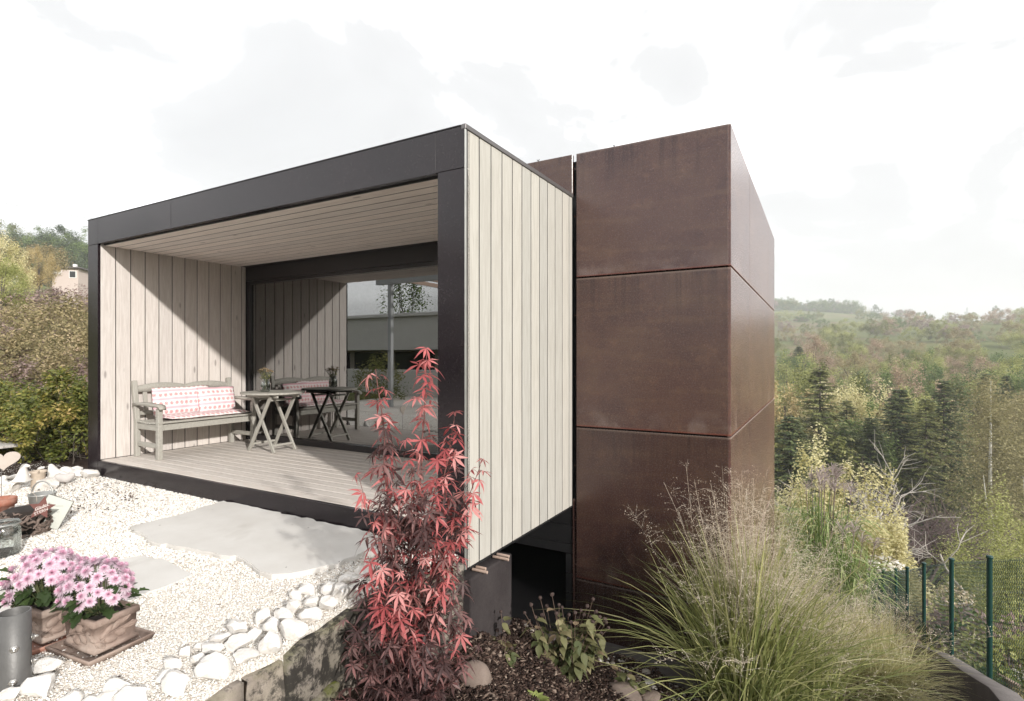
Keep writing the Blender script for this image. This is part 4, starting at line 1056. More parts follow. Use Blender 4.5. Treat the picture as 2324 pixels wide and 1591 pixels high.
def planter(c, rz, L, W, H, label, plabel, fl, seed, tray='terracotta', leaves=70):
    p = thing('flower_planter', label, 'planter', c, rz)
    m = MB(); T0 = .85
    def ringbox(zs):
        V = []; 
        for (l, w, z) in zs: V += [(-l / 2, -w / 2, z), (l / 2, -w / 2, z), (l / 2, w / 2, z), (-l / 2, w / 2, z)]
        F = []
        for k in range(len(zs) - 1):
            for q in range(4): F.append((4 * k + q, 4 * k + (q + 1) % 4, 4 * k + 4 + (q + 1) % 4, 4 * k + 4 + q))
        F.append((3, 2, 1, 0)); F.append(tuple(4 * (len(zs) - 1) + q for q in range(4)))
        m.add(V, np.array(F))
    z0 = .022
    ringbox([(L * .93, W * .92, z0), (L * .95, W * .94, z0 + .006), (L * .95, W * .94, z0 + .020), (L * .88, W * .86, z0 + .026), (L * .92, W * .91, z0 + H - .034), (L * 1.0, W * 1.0, z0 + H - .028), (L * 1.0, W * 1.0, z0 + H - .004), (L * .985, W * .98, z0 + H), (L * .86, W * .80, z0 + H), (L * .84, W * .78, z0 + H - .02)])
    body = m.build('pot', 'terracotta', p)
    # relief: branch with leaves and lemons on the four sides
    rg = np.random.default_rng(seed); m = MB()
    for side, (ax, ay, ln, dp) in enumerate((((1, 0), (0, -1), L * .84, W * .452), ((0, 1), (1, 0), W * .80, L * .458), ((-1, 0), (0, 1), L * .84, W * .452), ((0, -1), (-1, 0), W * .80, L * .458))):
        ax, ay = np.array((*ax, 0.)), np.array((*ay, 0.))
        def pt_(u, v, o=0): return ax * u + ay * (dp - .004 + .018 * (v / H - .2) * .5 + o) + np.array((0, 0, z0 + v))
        P = [pt_(ln * (-.46 + .92 * t), H * (.30 + .36 * t + .06 * math.sin(5 * t)), .003) for t in np.linspace(0, 1, 12)]
        tube(m, P, .0035, 6)
        for k in range(7):
            t = (k + .5) / 7; u = ln * (-.44 + .88 * t); v = H * (.30 + .36 * t) + (H * .17 if k % 2 else -H * .15); an = (.6 if k % 2 else -.5) + rg.normal() * .3
            big = rg.random() < .5; a, b = (.030, .020) if big else (.036, .013); n = 14
            ee = []
            for r, h in ((1, .0), (.8, .006), (.45, .010), (.01, .011 if big else .005)):
                for q in range(n):
                    th = q * 6.283 / n; xx, yy = a * r * math.cos(th), b * r * math.sin(th)
                    ee.append(pt_(u + xx * math.cos(an) - yy * math.sin(an), v + xx * math.sin(an) + yy * math.cos(an), h))
            F = [(r * n + q, r * n + (q + 1) % n, (r + 1) * n + (q + 1) % n, (r + 1) * n + q) for r in range(3) for q in range(n)]
            m.add(ee, F)
            rim = [ee[q] for q in range(n)] + [ee[0]]; tube(m, rim, .0022, 4, False)
    m.build('relief', 'terracotta', body, True)
    box('soil', 'mulch_soil_pot', (-L * .43, -W * .40, z0 + H - .06), (L * .43, W * .40, z0 + H - .016), p, .01)
    # saucer
    m = MB(); tl, tw_ = L + .09, W + .09
    V = []; zs = [(tl * .94, tw_ * .92, 0), (tl, tw_, .024), (tl, tw_, .030), (tl - .014, tw_ - .014, .031), (tl - .022, tw_ - .022, .024), (tl * .94 - .02, tw_ * .92 - .02, .010)]
    ringbox(zs); m.build('saucer', tray, p)
    # flowers and leaves as parts
    st = MB(); zt = z0 + H - .02
    for (x, y, z, s) in fl:
        n = Vector((x * 1.6, y * 2.2, .11 + max(0, z - zt - .12) * .6)).normalized() if True else None
        n = (n + Vector((.1, -.15, .1))).normalized()
        obj('flower', MUMS[rg.integers(4)], p, (x, y, z), (n.to_track_quat('Z', 'Y').to_matrix() @ Matrix.Rotation(rg.uniform(0, 6), 3, 'Z')).to_euler(), s)
        tube(st, [(x * .25, y * .25, zt), (x * .6, y * .6, (zt + z) / 2), (x - n.x * .01, y - n.y * .01, z - .006)], .002, 4, False)
    st.build('stems', 'stem_green', p)
    for k in range(leaves):
        q = fl[rg.integers(len(fl))]; t = rg.uniform(.25, .92); a = math.atan2(q[1], q[0]) + rg.normal() * .5; r = math.hypot(q[0], q[1]) * (t ** .7) + rg.uniform(0, .02)
        pos = (r * math.cos(a), r * math.sin(a), zt + (q[2] - zt) * t - .012)
        d = Vector((math.cos(a), math.sin(a), rg.normal() * .45)); rot = d.to_track_quat('Y', 'Z').to_euler()
        obj('leaf', ML[min(2, int(abs(rg.normal(0, .9))))], p, pos, rot, rg.uniform(.75, 1.25))
    return p
def mumcloud(n, L, W, base, h, seed, gap=None):
    rg = np.random.default_rng(seed); out = []; tries = 0
    while len(out) < n and tries < 9000:
        tries += 1
        v = rg.normal(size=3); v /= np.linalg.norm(v)
        if v[2] < -.32: continue
        k = rg.uniform(.93, 1.05); x, y, z = v[0] * L * k, v[1] * W * k, base + v[2] * h * k
        if gap is not None and gap(x, y, z): continue
        if all((x - q[0]) ** 2 + (y - q[1]) ** 2 + (z - q[2]) ** 2 > .038 ** 2 for q in out): out.append((x, y, z, rg.uniform(.85, 1.15)))
    return out
f1 = mumcloud(64, .145, .135, .275, .12, 3)
planter((-.85, -1.852, GZ), math.radians(6), .25, .205, .155, 'terracotta planter with pink chrysanthemums standing in a wide clay saucer', '', [(x - .035, y - .005, z, s) for x, y, z, s in f1], 3)
def gp(x, y, z): return (x > .03 and z > .15 and z < .30 and y < .10)
f2 = mumcloud(60, .17, .15, .25, .155, 6, gp)
planter((-1.215, -1.925, GZ), math.radians(2), .33, .20, .155, 'terracotta planter with pink chrysanthemums behind the steel pipe', '', f2, 6, 'terracotta_red', 120)

# ------------------------------------------------------------------ decorations at the left
# root wood basket
rb = at_z(52, 1212, GZ); RBs = .165
ba = thing('root_wreath', 'rough basket wreath woven from knotty brown roots', 'basket', (rb.x, rb.y, GZ))
rg = np.random.default_rng(12); m = MB()
for k in range(120):
    ph = rg.uniform(0, 6.28); z0 = rg.uniform(0, .19); r0 = RBs * (.72 + .34 * math.sin(math.pi * (z0 + .05) / .26)); up = rg.choice([.2, .5, 1.2]) * rg.choice([-1, 1]); L = rg.uniform(.06, .17); P = []
    for s in np.linspace(-.5, .5, 7):
        a = ph + s * L / r0 * .8 + rg.normal() * .04; z = z0 + s * L * up * .6 + rg.normal() * .006; z = min(max(z, .012), .225)
        r = RBs * (.72 + .34 * math.sin(math.pi * (z + .05) / .26)) + rg.normal() * .006 + (.012 if k % 3 == 0 else 0); P.append((r * math.cos(a), r * math.sin(a), z))
    rd = rg.uniform(.004, .013); tube(m, P, rd * np.array([.4, .8, 1, 1.1, .95, .7, .3]) * rg.uniform(.85, 1.15, 7), 6)
m.build('root_weave', 'root_wood', ba, True)
m = MB(); lathe(m, [(.001, .01), (.10, .01), (.135, .10), (.125, .19), (.11, .2), (.001, .17)], 20); m.build('core', 'mulch_soil_pot', ba, True)
m = MB()
P = [(.10 * math.cos(t) - .0, .02, .17 + .13 * math.sin(t)) for t in np.linspace(.2, 2.9, 14)]
# star with chalk lettering leaning on the wreath
to_cam = (CAM - rb); to_cam.z = 0; to_cam.normalize(); ry = math.atan2(to_cam.y, to_cam.x)
st = thing('star_sign', 'dark red wooden star with chalk lettering hung on the root wreath', 'sign', tuple(at_d(94, 1153, (rb - CAM).dot(FV) - .155)), ry + math.pi / 2 + .35)
n = 10; S = .088; bm = bmesh.new()
vs_ = [bm.verts.new((S * (1 if k % 2 == 0 else .47) * math.sin(k * math.pi / 5 + .25), 0, S * (1 if k % 2 == 0 else .47) * math.cos(k * math.pi / 5 + .25))) for k in range(n)]
f = bm.faces.new(vs_); e = bmesh.ops.extrude_face_region(bm, geom=[f])
for v in e['geom']:
    if isinstance(v, bmesh.types.BMVert): v.co.y -= .008
bmesh.ops.recalc_face_normals(bm, faces=bm.faces); obj('board', bm_mesh(bm, 'board', 'star_red'), st)
for bdy, sz, z, sh in (('Glades', .031, .002, .35), ('STERN', .030, -.032, 0)):
    obj('lettering', textmesh('lettering', 'chalk', bdy, sz, .0006, sh), st, (-.004, -.0105, z), (math.radians(90), math.radians(-14), 0))
m = MB(); tube(m, [(-.045, -.0105, -.009), (.045, -.0105, .013)], .0013, 4); m.build('underline', 'chalk', st)
m = MB(); tube(m, [(-.03, -.006, .055), (-.035, -.01, .10), (-.06, .0, .135), (-.09, .03, .15)], .0018, 5); m.build('string', 'heart_wood', st, True)
# little slanted glass-like sign tile
sgp = at_z(128, 1203, GZ); sd = (sgp - CAM).dot(FV); sg = thing('tile_sign', 'pale greenish tile with faint writing standing on one corner in the gravel', 'sign', tuple(at_d(121, 1162, sd)), ry + math.pi / 2 - .45)
hs = 46 * sd / FPX
bmx = bmbox((hs * 1.10, .008, hs * 1.42), .001); o = obj('tile', bm_mesh(bmx, 'tile', 'sign_face'), sg, (0, 0, 0), (math.radians(-8), math.radians(24), 0))
bmx = bmbox((hs * 1.10 + .004, .006, hs * 1.42 + .004), .001); o2 = obj('backing', bm_mesh(bmx, 'backing', 'sign_edge'), sg, (0, .006, 0), (math.radians(-8), math.radians(24), 0))
for k in range(3):
    q = obj('writing_line', textmesh('writing_line', 'print_grey', ('mmunm', 'nmumn', 'umnm')[k], hs * .17, .0002, .3), sg, (-.0, 0, 0)); q.matrix_local = Euler((math.radians(-8), math.radians(24), 0)).to_matrix().to_4x4() @ Matrix.Translation((0, -.0048, hs * (.28 - .3 * k))) @ Euler((math.radians(90), math.radians(-14), 0)).to_matrix().to_4x4()
# zinc watering can behind the wreath
wcp = at_z(96, 1172, GZ); wc = thing('zinc_bucket', 'small zinc bucket with raised arched handle behind the root wreath', 'bucket', (wcp.x, wcp.y, GZ), YAW)
m = MB(); lathe(m, [(.001, .004), (.075, .004), (.095, .19), (.099, .195), (.099, .202), (.092, .202), (.072, .012), (.001, .012)], 28); m.build('body', 'zinc', wc, True)
m = MB(); tube(m, [(.095 * math.cos(t), 0, .19 + .115 * math.sin(t)) for t in np.linspace(0, math.pi, 18)], .006, 8); m.build('handle', 'zinc', wc, True)
# ribbed glass lantern at the left border
jp = at_z(8, 1262, GZ); jr = 30 * (jp - CAM).dot(FV) / FPX; jar = thing('ribbed_jar', 'ribbed clear glass lantern jar on the gravel', 'jar', (jp.x, jp.y, GZ))
JH = 78 * (jp - CAM).dot(FV) / FPX
m = MB(); nS = 60; prof = [(.001, .003), (.80, .003), (.92, .02), (.98, .12), (1.0, .5), (.98, .78), (.88, .86), (.86, .89), (.95, .90), (.97, .97), (.93, 1.0), (.86, .98), (.80, .88), (.93, .75), (.94, .12), (.80, .05), (.001, .05)]
lathe(m, [(r * jr, z * JH) for r, z in prof], nS); V = m.v[0]; an = np.arctan2(V[:, 1], V[:, 0]); zz = V[:, 2] / JH
kk = 1 + .022 * np.cos(an * 20) * (zz > .1) * (zz < .8); V[:, 0] *= kk; V[:, 1] *= kk
m.build('glass', 'jar_glass', jar, True)
m = MB(); lathe(m, [(jr * .86, JH * .93), (jr * 1.02, JH * .935), (jr * 1.02, JH * .955), (jr * .9, JH * .96)], 40); m.build('wire_ring', 'zinc', jar, True)
m = MB(); lathe(m, [(.001, JH * .055), (jr * .78, JH * .055), (jr * .84, JH * .16), (.001, JH * .19)], 20); m.build('sand', 'mulch_soil_pot', jar, True)
# red clay pot rim at the border
cp = at_z(4, 1186, GZ); cpt = thing('clay_pot', 'red clay pot partly hidden behind the root wreath', 'pot', (cp.x, cp.y, GZ))
m = MB(); lathe(m, [(.001, .004), (.055, .004), (.085, .15), (.098, .15), (.100, .205), (.09, .207), (.082, .155), (.05, .02), (.001, .02)], 26); m.build('pot', 'terracotta_red', cpt, True)
m = MB(); lathe(m, [(.001, .17), (.08, .175)], 20); m.build('soil', 'mulch_soil_pot', cpt)
# heart on a stick
hp = at_z(5, 1140, GZ); hdp = (hp - CAM).dot(FV); ht = thing('heart_stake', 'pale wooden heart on a thin metal stake', 'garden stake', tuple(at_z(3, 1135, GZ)), ry + math.pi / 2)
hc = at_d(10, 1048, hdp); Sx = 30 * hdp / FPX; bm = bmesh.new(); hv = []
for k in range(40):
    t = k * 6.2832 / 40; x = 16 * math.sin(t) ** 3; z = 13 * math.cos(t) - 5 * math.cos(2 * t) - 2 * math.cos(3 * t) - math.cos(4 * t); hv.append(bm.verts.new((x / 16 * Sx, 0, z / 16 * Sx * .80)))
f = bm.faces.new(hv); e = bmesh.ops.extrude_face_region(bm, geom=[f])
for v in e['geom']:
    if isinstance(v, bmesh.types.BMVert): v.co.y -= .012
bmesh.ops.recalc_face_normals(bm, faces=bm.faces); bmesh.ops.bevel(bm, geom=[e for e in bm.edges if len(e.link_faces) == 2 and e.calc_face_angle() > 1.2], offset=.003, segments=1, affect='EDGES')
obj('heart', bm_mesh(bm, 'heart', 'heart_wood'), ht, (.015, 0, hc.z - GZ))
m = MB(); tube(m, [(0, .004, -.02), (0, .004, hc.z - GZ - Sx * .4)], .003, 6); m.build('stake', 'steel', ht)
# old round wooden table at the border
op = at_z(0, 1100, GZ); ot = thing('weathered_table', 'weathered grey round plank table in front of the hedge', 'table', (0, 0, 0))
oc = at_d(-28, 1005, 7.2); ot.location = (oc.x, oc.y, GZ); oh = oc.z - GZ
OR = 90 * 7.2 / FPX
for k in range(8):
    y0 = -OR + k * 2 * OR / 8 + .003; y1 = -OR + (k + 1) * 2 * OR / 8 - .003; n = 12
    ys = np.linspace(y0, y1, n); hx = np.sqrt(np.maximum(OR ** 2 - ys ** 2, .0009))
    out = [(h, y) for h, y in zip(hx, ys)] + [(-h, y) for h, y in zip(hx[::-1], ys[::-1])]
    bm = bmesh.new(); f = bm.faces.new([bm.verts.new((x, y, oh - .03)) for x, y in out]); e = bmesh.ops.extrude_face_region(bm, geom=[f])
    for v in e['geom']:
        if isinstance(v, bmesh.types.BMVert): v.co.z += .032
    bmesh.ops.recalc_face_normals(bm, faces=bm.faces); q = obj('top_plank', bm_mesh(bm, 'top_plank', 'wood_weathered'), ot, None, (0, 0, 0))
box('apron', 'wood_weathered', (-OR * .6, -.02, oh - .09), (OR * .6, .02, oh - .031), ot)
for a in (-1, 1):
    for b in (-1, 1): beam('leg', 'wood_weathered', (a * .34, b * .30, 0), (-a * .16 + a * .3, b * .22, oh - .032), .04, .04, ot, .004)
m = MB(); tube(m, [(.0, -.0, oh - .04), (.10, -.05, oh - .20)], .004, 5); tube(m, [(.16, -.0, oh - .04), (.10, -.05, oh - .20)], .004, 5); m.build('wire_hook', 'paint_white', ot)

# birds and pots between the rocks
def figure(name, mat, parts, label, cat, loc, rz, sc):
    """a figure as one continuous surface grown around a skeleton of (x,y,z,radius) joints"""
    me = bpy.data.meshes.new(name); vs = [p[:3] for p in parts]; ed = [(p[4], i) for i, p in enumerate(parts) if p[4] >= 0]
    me.from_pydata(vs, ed, []); o = obj(name, me, None, loc, (0, 0, rz), sc)
    md = o.modifiers.new('skin', 'SKIN'); md.use_smooth_shade = True
    for i, p in enumerate(parts): o.data.skin_vertices[0].data[i].radius = (p[3], p[3] * (p[5] if len(p) > 5 else 1))
    o.data.skin_vertices[0].data[0].use_root = True
    sb = o.modifiers.new('sub', 'SUBSURF'); sb.levels = 2; sb.render_levels = 2
    dg = bpy.context.evaluated_depsgraph_get(); nm = bpy.data.meshes.new_from_object(o.evaluated_get(dg)); o.modifiers.clear(); o.data = nm
    nm.materials.clear(); nm.materials.append(M[mat]); nm.polygons.foreach_set('use_smooth', np.ones(len(nm.polygons), bool))
    return tag(o, label, cat)
q = at_z(50, 1116, GZ)
DK = figure('duck_figure', 'figure_white', [(0, 0, .05, .055, -1), (0, 0, .10, .062, 0), (.005, 0, .16, .045, 1), (.012, 0, .205, .028, 2), (.016, 0, .235, .030, 3), (.045, 0, .232, .016, 4), (.068, 0, .226, .008, 5), (-.055, 0, .055, .030, 0), (-.085, 0, .03, .012, 7)], 'slim white ceramic duck figure standing upright among the rocks', 'figurine', (q.x, q.y, GZ - .0), YAW + .15, 1.15)
q = at_z(66, 1112, GZ); pot = thing('stone_pot', 'beige stone pot with a curled rim behind the duck figure', 'pot', (q.x + .02, q.y + .07, GZ))
m = MB(); lathe(m, [(.001, .004), (.052, .004), (.062, .03), (.060, .165), (.074, .175), (.076, .19), (.064, .19), (.054, .17), (.05, .02), (.001, .02)], 24); m.build('pot', 'figure_beige', pot, True)
m = MB(); tube(m, [(.06, -.02, .18), (.09, -.03, .19), (.115, -.035, .215)], [.010, .009, .004], 8); m.build('curl', 'figure_beige', pot, True)
q = at_z(120, 1098, GZ)
figure('dove_figure', 'figure_white', [(0, 0, .10, .06, -1), (.05, 0, .11, .062, 0), (-.01, 0, .155, .040, 0), (-.022, 0, .20, .028, 2), (-.038, 0, .212, .016, 3), (.12, 0, .10, .035, 1), (.17, 0, .095, .014, 5), (0.02, 0, .03, .06, 0)], 'plump white stone dove figure with raised head on a rock', 'figurine', (q.x, q.y, GZ), YAW, 1.0)
q = at_z(138, 1100, GZ)
figure('sleeping_bird_figure', 'figure_grey', [(0, 0, .05, .06, -1), (.06, 0, .07, .058, 0), (.11, 0, .10, .04, 1), (-.04, 0, .075, .036, 0), (-.075, 0, .06, .016, 3), (.14, 0, .125, .018, 2)], 'grey stone bird figure resting at the edge of the gravel', 'figurine', (q.x, q.y, GZ), YAW + .2, .95)
q = at_z(102, 1112, GZ); tag(obj('grey_boulder', ROCKS[3], None, (q.x, q.y, GZ + .06), (0, .1, YAW), (.125, .10, .10)), 'big smooth pale boulder below the dove figure', 'rock')

# ------------------------------------------------------------------ pebbles at the foot of the tower, big brown stone
PEB = []
for s in range(5):
    bm = bmesh.new(); bmesh.ops.create_icosphere(bm, subdivisions=2, radius=1)
    for v in bm.verts: v.co += v.co.normalized() * .12 * mnoise.noise(v.co * 1.3 + Vector((s * 5, 0, 0)))
    PEB.append(bm_mesh(bm, 'pebble', 'river_pebble', True))
rg = np.random.default_rng(21); pl_ = []
def pebble(x, y, r):
    z = float(mulch_z(x, y))
    o = obj('pebble', PEB[rg.integers(5)], None, (x, y, z + r * .35), (rg.normal() * .2, rg.normal() * .2, rg.uniform(0, 6)), (r * rg.uniform(1, 1.35), r, r * rg.uniform(.55, .8)))
    tag(o, 'smooth grey river pebble in the strip beside the kerb', 'pebble', 'river pebbles along the kerb')
cand = []
for k in range(2600):
    x = rg.uniform(.12, 1.65); y = rg.uniform(1.18, 1.62); w_ = .10 + .26 * (x / 1.6)
    if y < 1.60 - w_ * 1.15 + rg.normal() * .02: continue
    r = rg.choice([.016, .021, .027, .038], p=[.3, .35, .25, .1])
    if all((x - a) ** 2 + (y - b) ** 2 > (.82 * (r + c)) ** 2 for a, b, c in cand): cand.append((x, y, r))
    if len(cand) >= 170: break
for a in cand: pebble(*a)
rg2 = np.random.default_rng(5)
for k in range(26):
    x = rg2.uniform(.08, .26); y = rg2.uniform(.60, 1.2); z = float(mulch_z(x, y)); r = rg2.uniform(.012, .022)
    tag(obj('pebble', PEB[k % 5], None, (x, y, z + r * .4), (0, 0, k), (r * 1.2, r, r * .7)), 'small grey pebble beside the foundation block', 'pebble', 'pebbles beside the foundation block')
q = at_d(1078, 1522, 3.4); bz = float(mulch_z(q.x, q.y))
bm = bmesh.new(); bmesh.ops.create_icosphere(bm, subdivisions=3, radius=1)
for v in bm.verts: v.co += v.co.normalized() * .10 * mnoise.noise(v.co * 1.2)
tag(obj('brown_stone', bm_mesh(bm, 'brown_stone', 'brown_stone', True), None, (q.x, q.y, bz + .03), (0, 0, YAW), (.105, .09, .10)), 'round brown field stone lying at the foot of the red maple', 'stone')
q = at_z(1180, 1592, -1.0)
for i_, (px_, py_, s_) in enumerate(((1420, 1575, .16), (1478, 1590, .12))):
    r_ = ray(px_, py_); dd = 3.0
    for it in range(30):
        w_ = CAM + r_ * dd; dd += (w_.z - float(mulch_z(w_.x, w_.y))) * .6
    tag(obj('flat_stone', rockmesh('flat_stone', 'brown_stone', 40 + i_, 3, 8, .08), None, (w_.x, w_.y, w_.z + .01), (0, 0, i_), (s_, s_ * .7, .05)), ('flat brown stone between the pebbles and the tall grass', 'smaller flat brown stone under the tall grass')[i_], 'stone')
# ------------------------------------------------------------------ red japanese maple
def palmate(seed, nl=7, L=1.0, wd=.17, droop=.35):
    rg = np.random.default_rng(seed); m = MB()
    for k in range(nl):
        a = (k - (nl - 1) / 2) * (4.3 / (nl - 1)); l = L * (1 - .42 * (abs(a) / 2.15) ** 1.4) * rg.uniform(.92, 1.05)
        D = np.array([math.sin(a), math.cos(a), 0]); S = np.array([math.cos(a), -math.sin(a), 0]); dr = droop * rg.uniform(.3, 1.7)
        st = []
        for t, w in ((.0, .03), (.22, .55), (.45, 1.0), (.72, .62), (1.0, 0)):
            c = D * l * t + np.array([0, 0, -dr * l * t * t + .03 * math.sin(t * 5 + k)])
            st.append((c - S * wd * l * w * .5 + [0, 0, .04 * w * l], c, c + S * wd * l * w * .5 + [0, 0, .04 * w * l]))
        V = np.array([p for q in st for p in q]); F = []
        for i in range(len(st) - 1):
            b = 3 * i; F += [(b, b + 3, b + 4, b + 1), (b + 1, b + 4, b + 5, b + 2)]
        m.add(V, F, .5)
    return m
LV = [palmate(s, 7 if s % 3 else 5, 1, .22, (.25, .45, .7, .35)[s % 4]) for s in range(6)]
def tinted(m, tv):
    q = MB(); q.v = [v for v in m.v]; q.f = list(m.f); q.n = m.n; q.t = [np.full(len(v), tv) for v in m.v]; return q
MLV = {(kind, i, t): tinted(LV[i], t).mesh('leaf', kind, True, True) for kind in ('maple_young', 'maple_old') for i in range(6) for t in (.1, .35, .6, .9)}
mp_base = at_d(932, 1660, 2.95)
mpl = thing('japanese_maple', 'upright japanese maple with pink red young shoots above dark bronze leaves', 'tree', (mp_base.x, mp_base.y, 0))
B0 = Vector((mp_base.x, mp_base.y, float(mulch_z(mp_base.x, mp_base.y)) - .03))
tips = [(968, 803, 2.95, 1), (852, 838, 2.9, 1), (1030, 955, 2.85, 1), (1090, 1055, 2.92, .8), (815, 1085, 2.82, 1), (935, 1010, 2.8, .7), (868, 1010, 3.0, .5), (990, 1090, 2.75, .6), (835, 1262, 2.72, 1), (905, 1310, 2.66, .9),
        (1055, 1180, 2.85, .8), (1015, 1240, 2.8, .7), (1050, 1330, 2.9, 0), (800, 1420, 2.8, 0), (1065, 1410, 2.95, .05), (868, 1450, 2.65, 0), (950, 1470, 2.62, 0), (1005, 1490, 2.7, 0), (795, 1500, 2.78, 0),
        (845, 1560, 2.62, 0), (925, 1150, 2.9, .45), (968, 1215, 2.95, .4), (890, 1190, 3.02, .1), (1040, 1540, 2.8, 0), (930, 1390, 2.9, 0), (985, 1370, 2.85, .1), (860, 1350, 2.95, 0), (760, 1590, 2.7, 0), (900, 1590, 2.6, 0), (985, 1580, 2.62, 0),
        (940, 1080, 3.0, .3), (1045, 1110, 3.0, .3), (860, 1130, 2.85, .3), (1000, 1300, 3.05, 0), (905, 1250, 3.05, 0), (1020, 1050, 2.9, .4), (880, 1100, 2.9, .35), (1075, 1480, 2.85, 0), (820, 1330, 2.95, .1), (780, 1450, 2.9, 0)]
rg = np.random.default_rng(31); ms = MB(); leaves = []
for (px_, py_, d_, yg) in tips:
    T = at_d(px_, py_, d_); L = (T - B0).length
    low = B0 + Vector((rg.normal() * .03, rg.normal() * .03, 0)); m1 = low.lerp(T, .45) + Vector((rg.normal() * .03, rg.normal() * .03, .05)); n = max(10, int(L / .045)); P = []
    mid = Vector(((B0.x * .55 + T.x * .45), (B0.y * .55 + T.y * .45), B0.z * .45 + T.z * .55))
    for k in range(n + 1):
        t = k / n; p = low * (1 - t) ** 2 + mid * 2 * t * (1 - t) + T * t * t
        p += Vector((mnoise.noise(p * 6 + Vector((px_, 0, 0))), mnoise.noise(p * 6 + Vector((0, px_, 0))), 0)) * .02 * math.sin(math.pi * t); P.append(p)
    tube(ms, [tuple(p) for p in P], np.linspace(.0075, .0016, n + 1) * (1.0 + .5 * (L > 1.5)), 5, False)
    s0 = max(.12, 1 - (.62 if yg < .3 else .55) / L)                # leafy part of the shoot
    k0 = int(n * s0)
    for k in range(k0, n + 1):
        tt = (k - k0) / max(1, n - k0); az = (k % 2) * 1.57 + rg.normal() * .35 + px_
        for sd in (0, 3.14159):
            if k == n and sd: continue
            if rg.random() < (.10 if yg > .3 else .0): continue
            a = az + sd; out = Vector((math.cos(a), math.sin(a), .25 + rg.normal() * .25)); pet = rg.uniform(.02, .05)
            if k == n: out = Vector((rg.normal() * .5, rg.normal() * .5, .8))
            base = P[k] + out * pet; size = rg.uniform(.058, .110) * (1 - .30 * max(0, tt - .75) * 4 * .8) * (1.05 if yg < .3 else 1)
            dirv = Vector((out.x, out.y, -.25 - .5 * rg.random())).normalized()
            young = rg.random() < yg * (.55 + .6 * tt)
            ms_end = base; tube(ms, [tuple(P[k]), tuple(P[k].lerp(base, .6) + Vector((0, 0, .006))), tuple(base)], .0011, 3, False)
            leaves.append((base, dirv, size, young, rg.choice([.1, .35, .6, .9]), rg.integers(6), rg.normal() * .35))
ms.v = [v - np.array([mp_base.x, mp_base.y, 0]) for v in ms.v]
ms.build('stems', 'maple_stem', mpl, True)
leaves.sort(key=lambda q: (q[0] - CAM).dot(FV) / q[2])
rest = {True: MB(), False: MB()}
for i, (base, dv, size, young, tv, li, roll) in enumerate(leaves):
    y = dv; z = Vector((dv.x * .5, dv.y * .5, 1)); x = y.cross(z).normalized(); z = x.cross(y)
    Rm = Matrix((x, y, z)).transposed() @ Matrix.Rotation(roll, 3, 'Y')
    loc = base - Vector((mp_base.x, mp_base.y, 0)); kind = 'maple_young' if young else 'maple_old'
    if i < 300: obj('leaf', MLV[(kind, li, tv)], mpl, loc, Rm.to_euler(), size)
    else:
        R3 = np.array(Rm)
        for v, f in zip(LV[li].v, LV[li].f): rest[young].add(v @ R3.T * size + np.array(loc), f, min(1, max(0, tv + rg.normal() * .12)))
        # add() offsets faces per piece; every lobe is its own piece
def fixadd(): pass
for yk, nm in ((True, 'maple_young'), (False, 'maple_old')):
    if rest[yk].n:
        o = rest[yk].build('foliage', nm, mpl, True, True); o['kind'] = 'stuff'

# ------------------------------------------------------------------ seed-head plant with yellowing leaves in the mulch
def ovate(seed):
    rg = np.random.default_rng(seed); m = MB(); prof = [(0, .0), (.12, .62), (.3, .98), (.5, .9), (.72, .58), (.9, .2), (1, 0)]; V = []
    for t, w in prof:
        z = -.28 * t * t + .02 * math.sin(9 * t + seed); V += [(-.30 * w, t, z + .09 * w), (0, t, z), (.30 * w, t, z + .09 * w)]
    F = []
    for i in range(len(prof) - 1): b = 3 * i; F += [(b, b + 3, b + 4, b + 1), (b + 1, b + 4, b + 5, b + 2)]
    m.add(V, F, .5); return m
OV = [ovate(s) for s in range(3)]
OVM = {(i, t): tinted(OV[i], t).mesh('leaf', 'sage_leaf', True, True) for i in range(3) for t in (.05, .3, .5, .75, .95)}
bm = bmesh.new(); bmesh.ops.create_icosphere(bm, subdivisions=2, radius=1)
for v in bm.verts: v.co *= 1 + .22 * ((v.index * 7919) % 5 - 2) / 3
SEEDM = bm_mesh(bm, 'seed_head', 'seed_head')
def on_mulch(px_, py_, d0=3.5):
    r = ray(px_, py_); d = d0
    for _ in range(60):
        w_ = CAM + r * d; d += (w_.z - float(mulch_z(w_.x, w_.y))) * .35
    return CAM + r * d
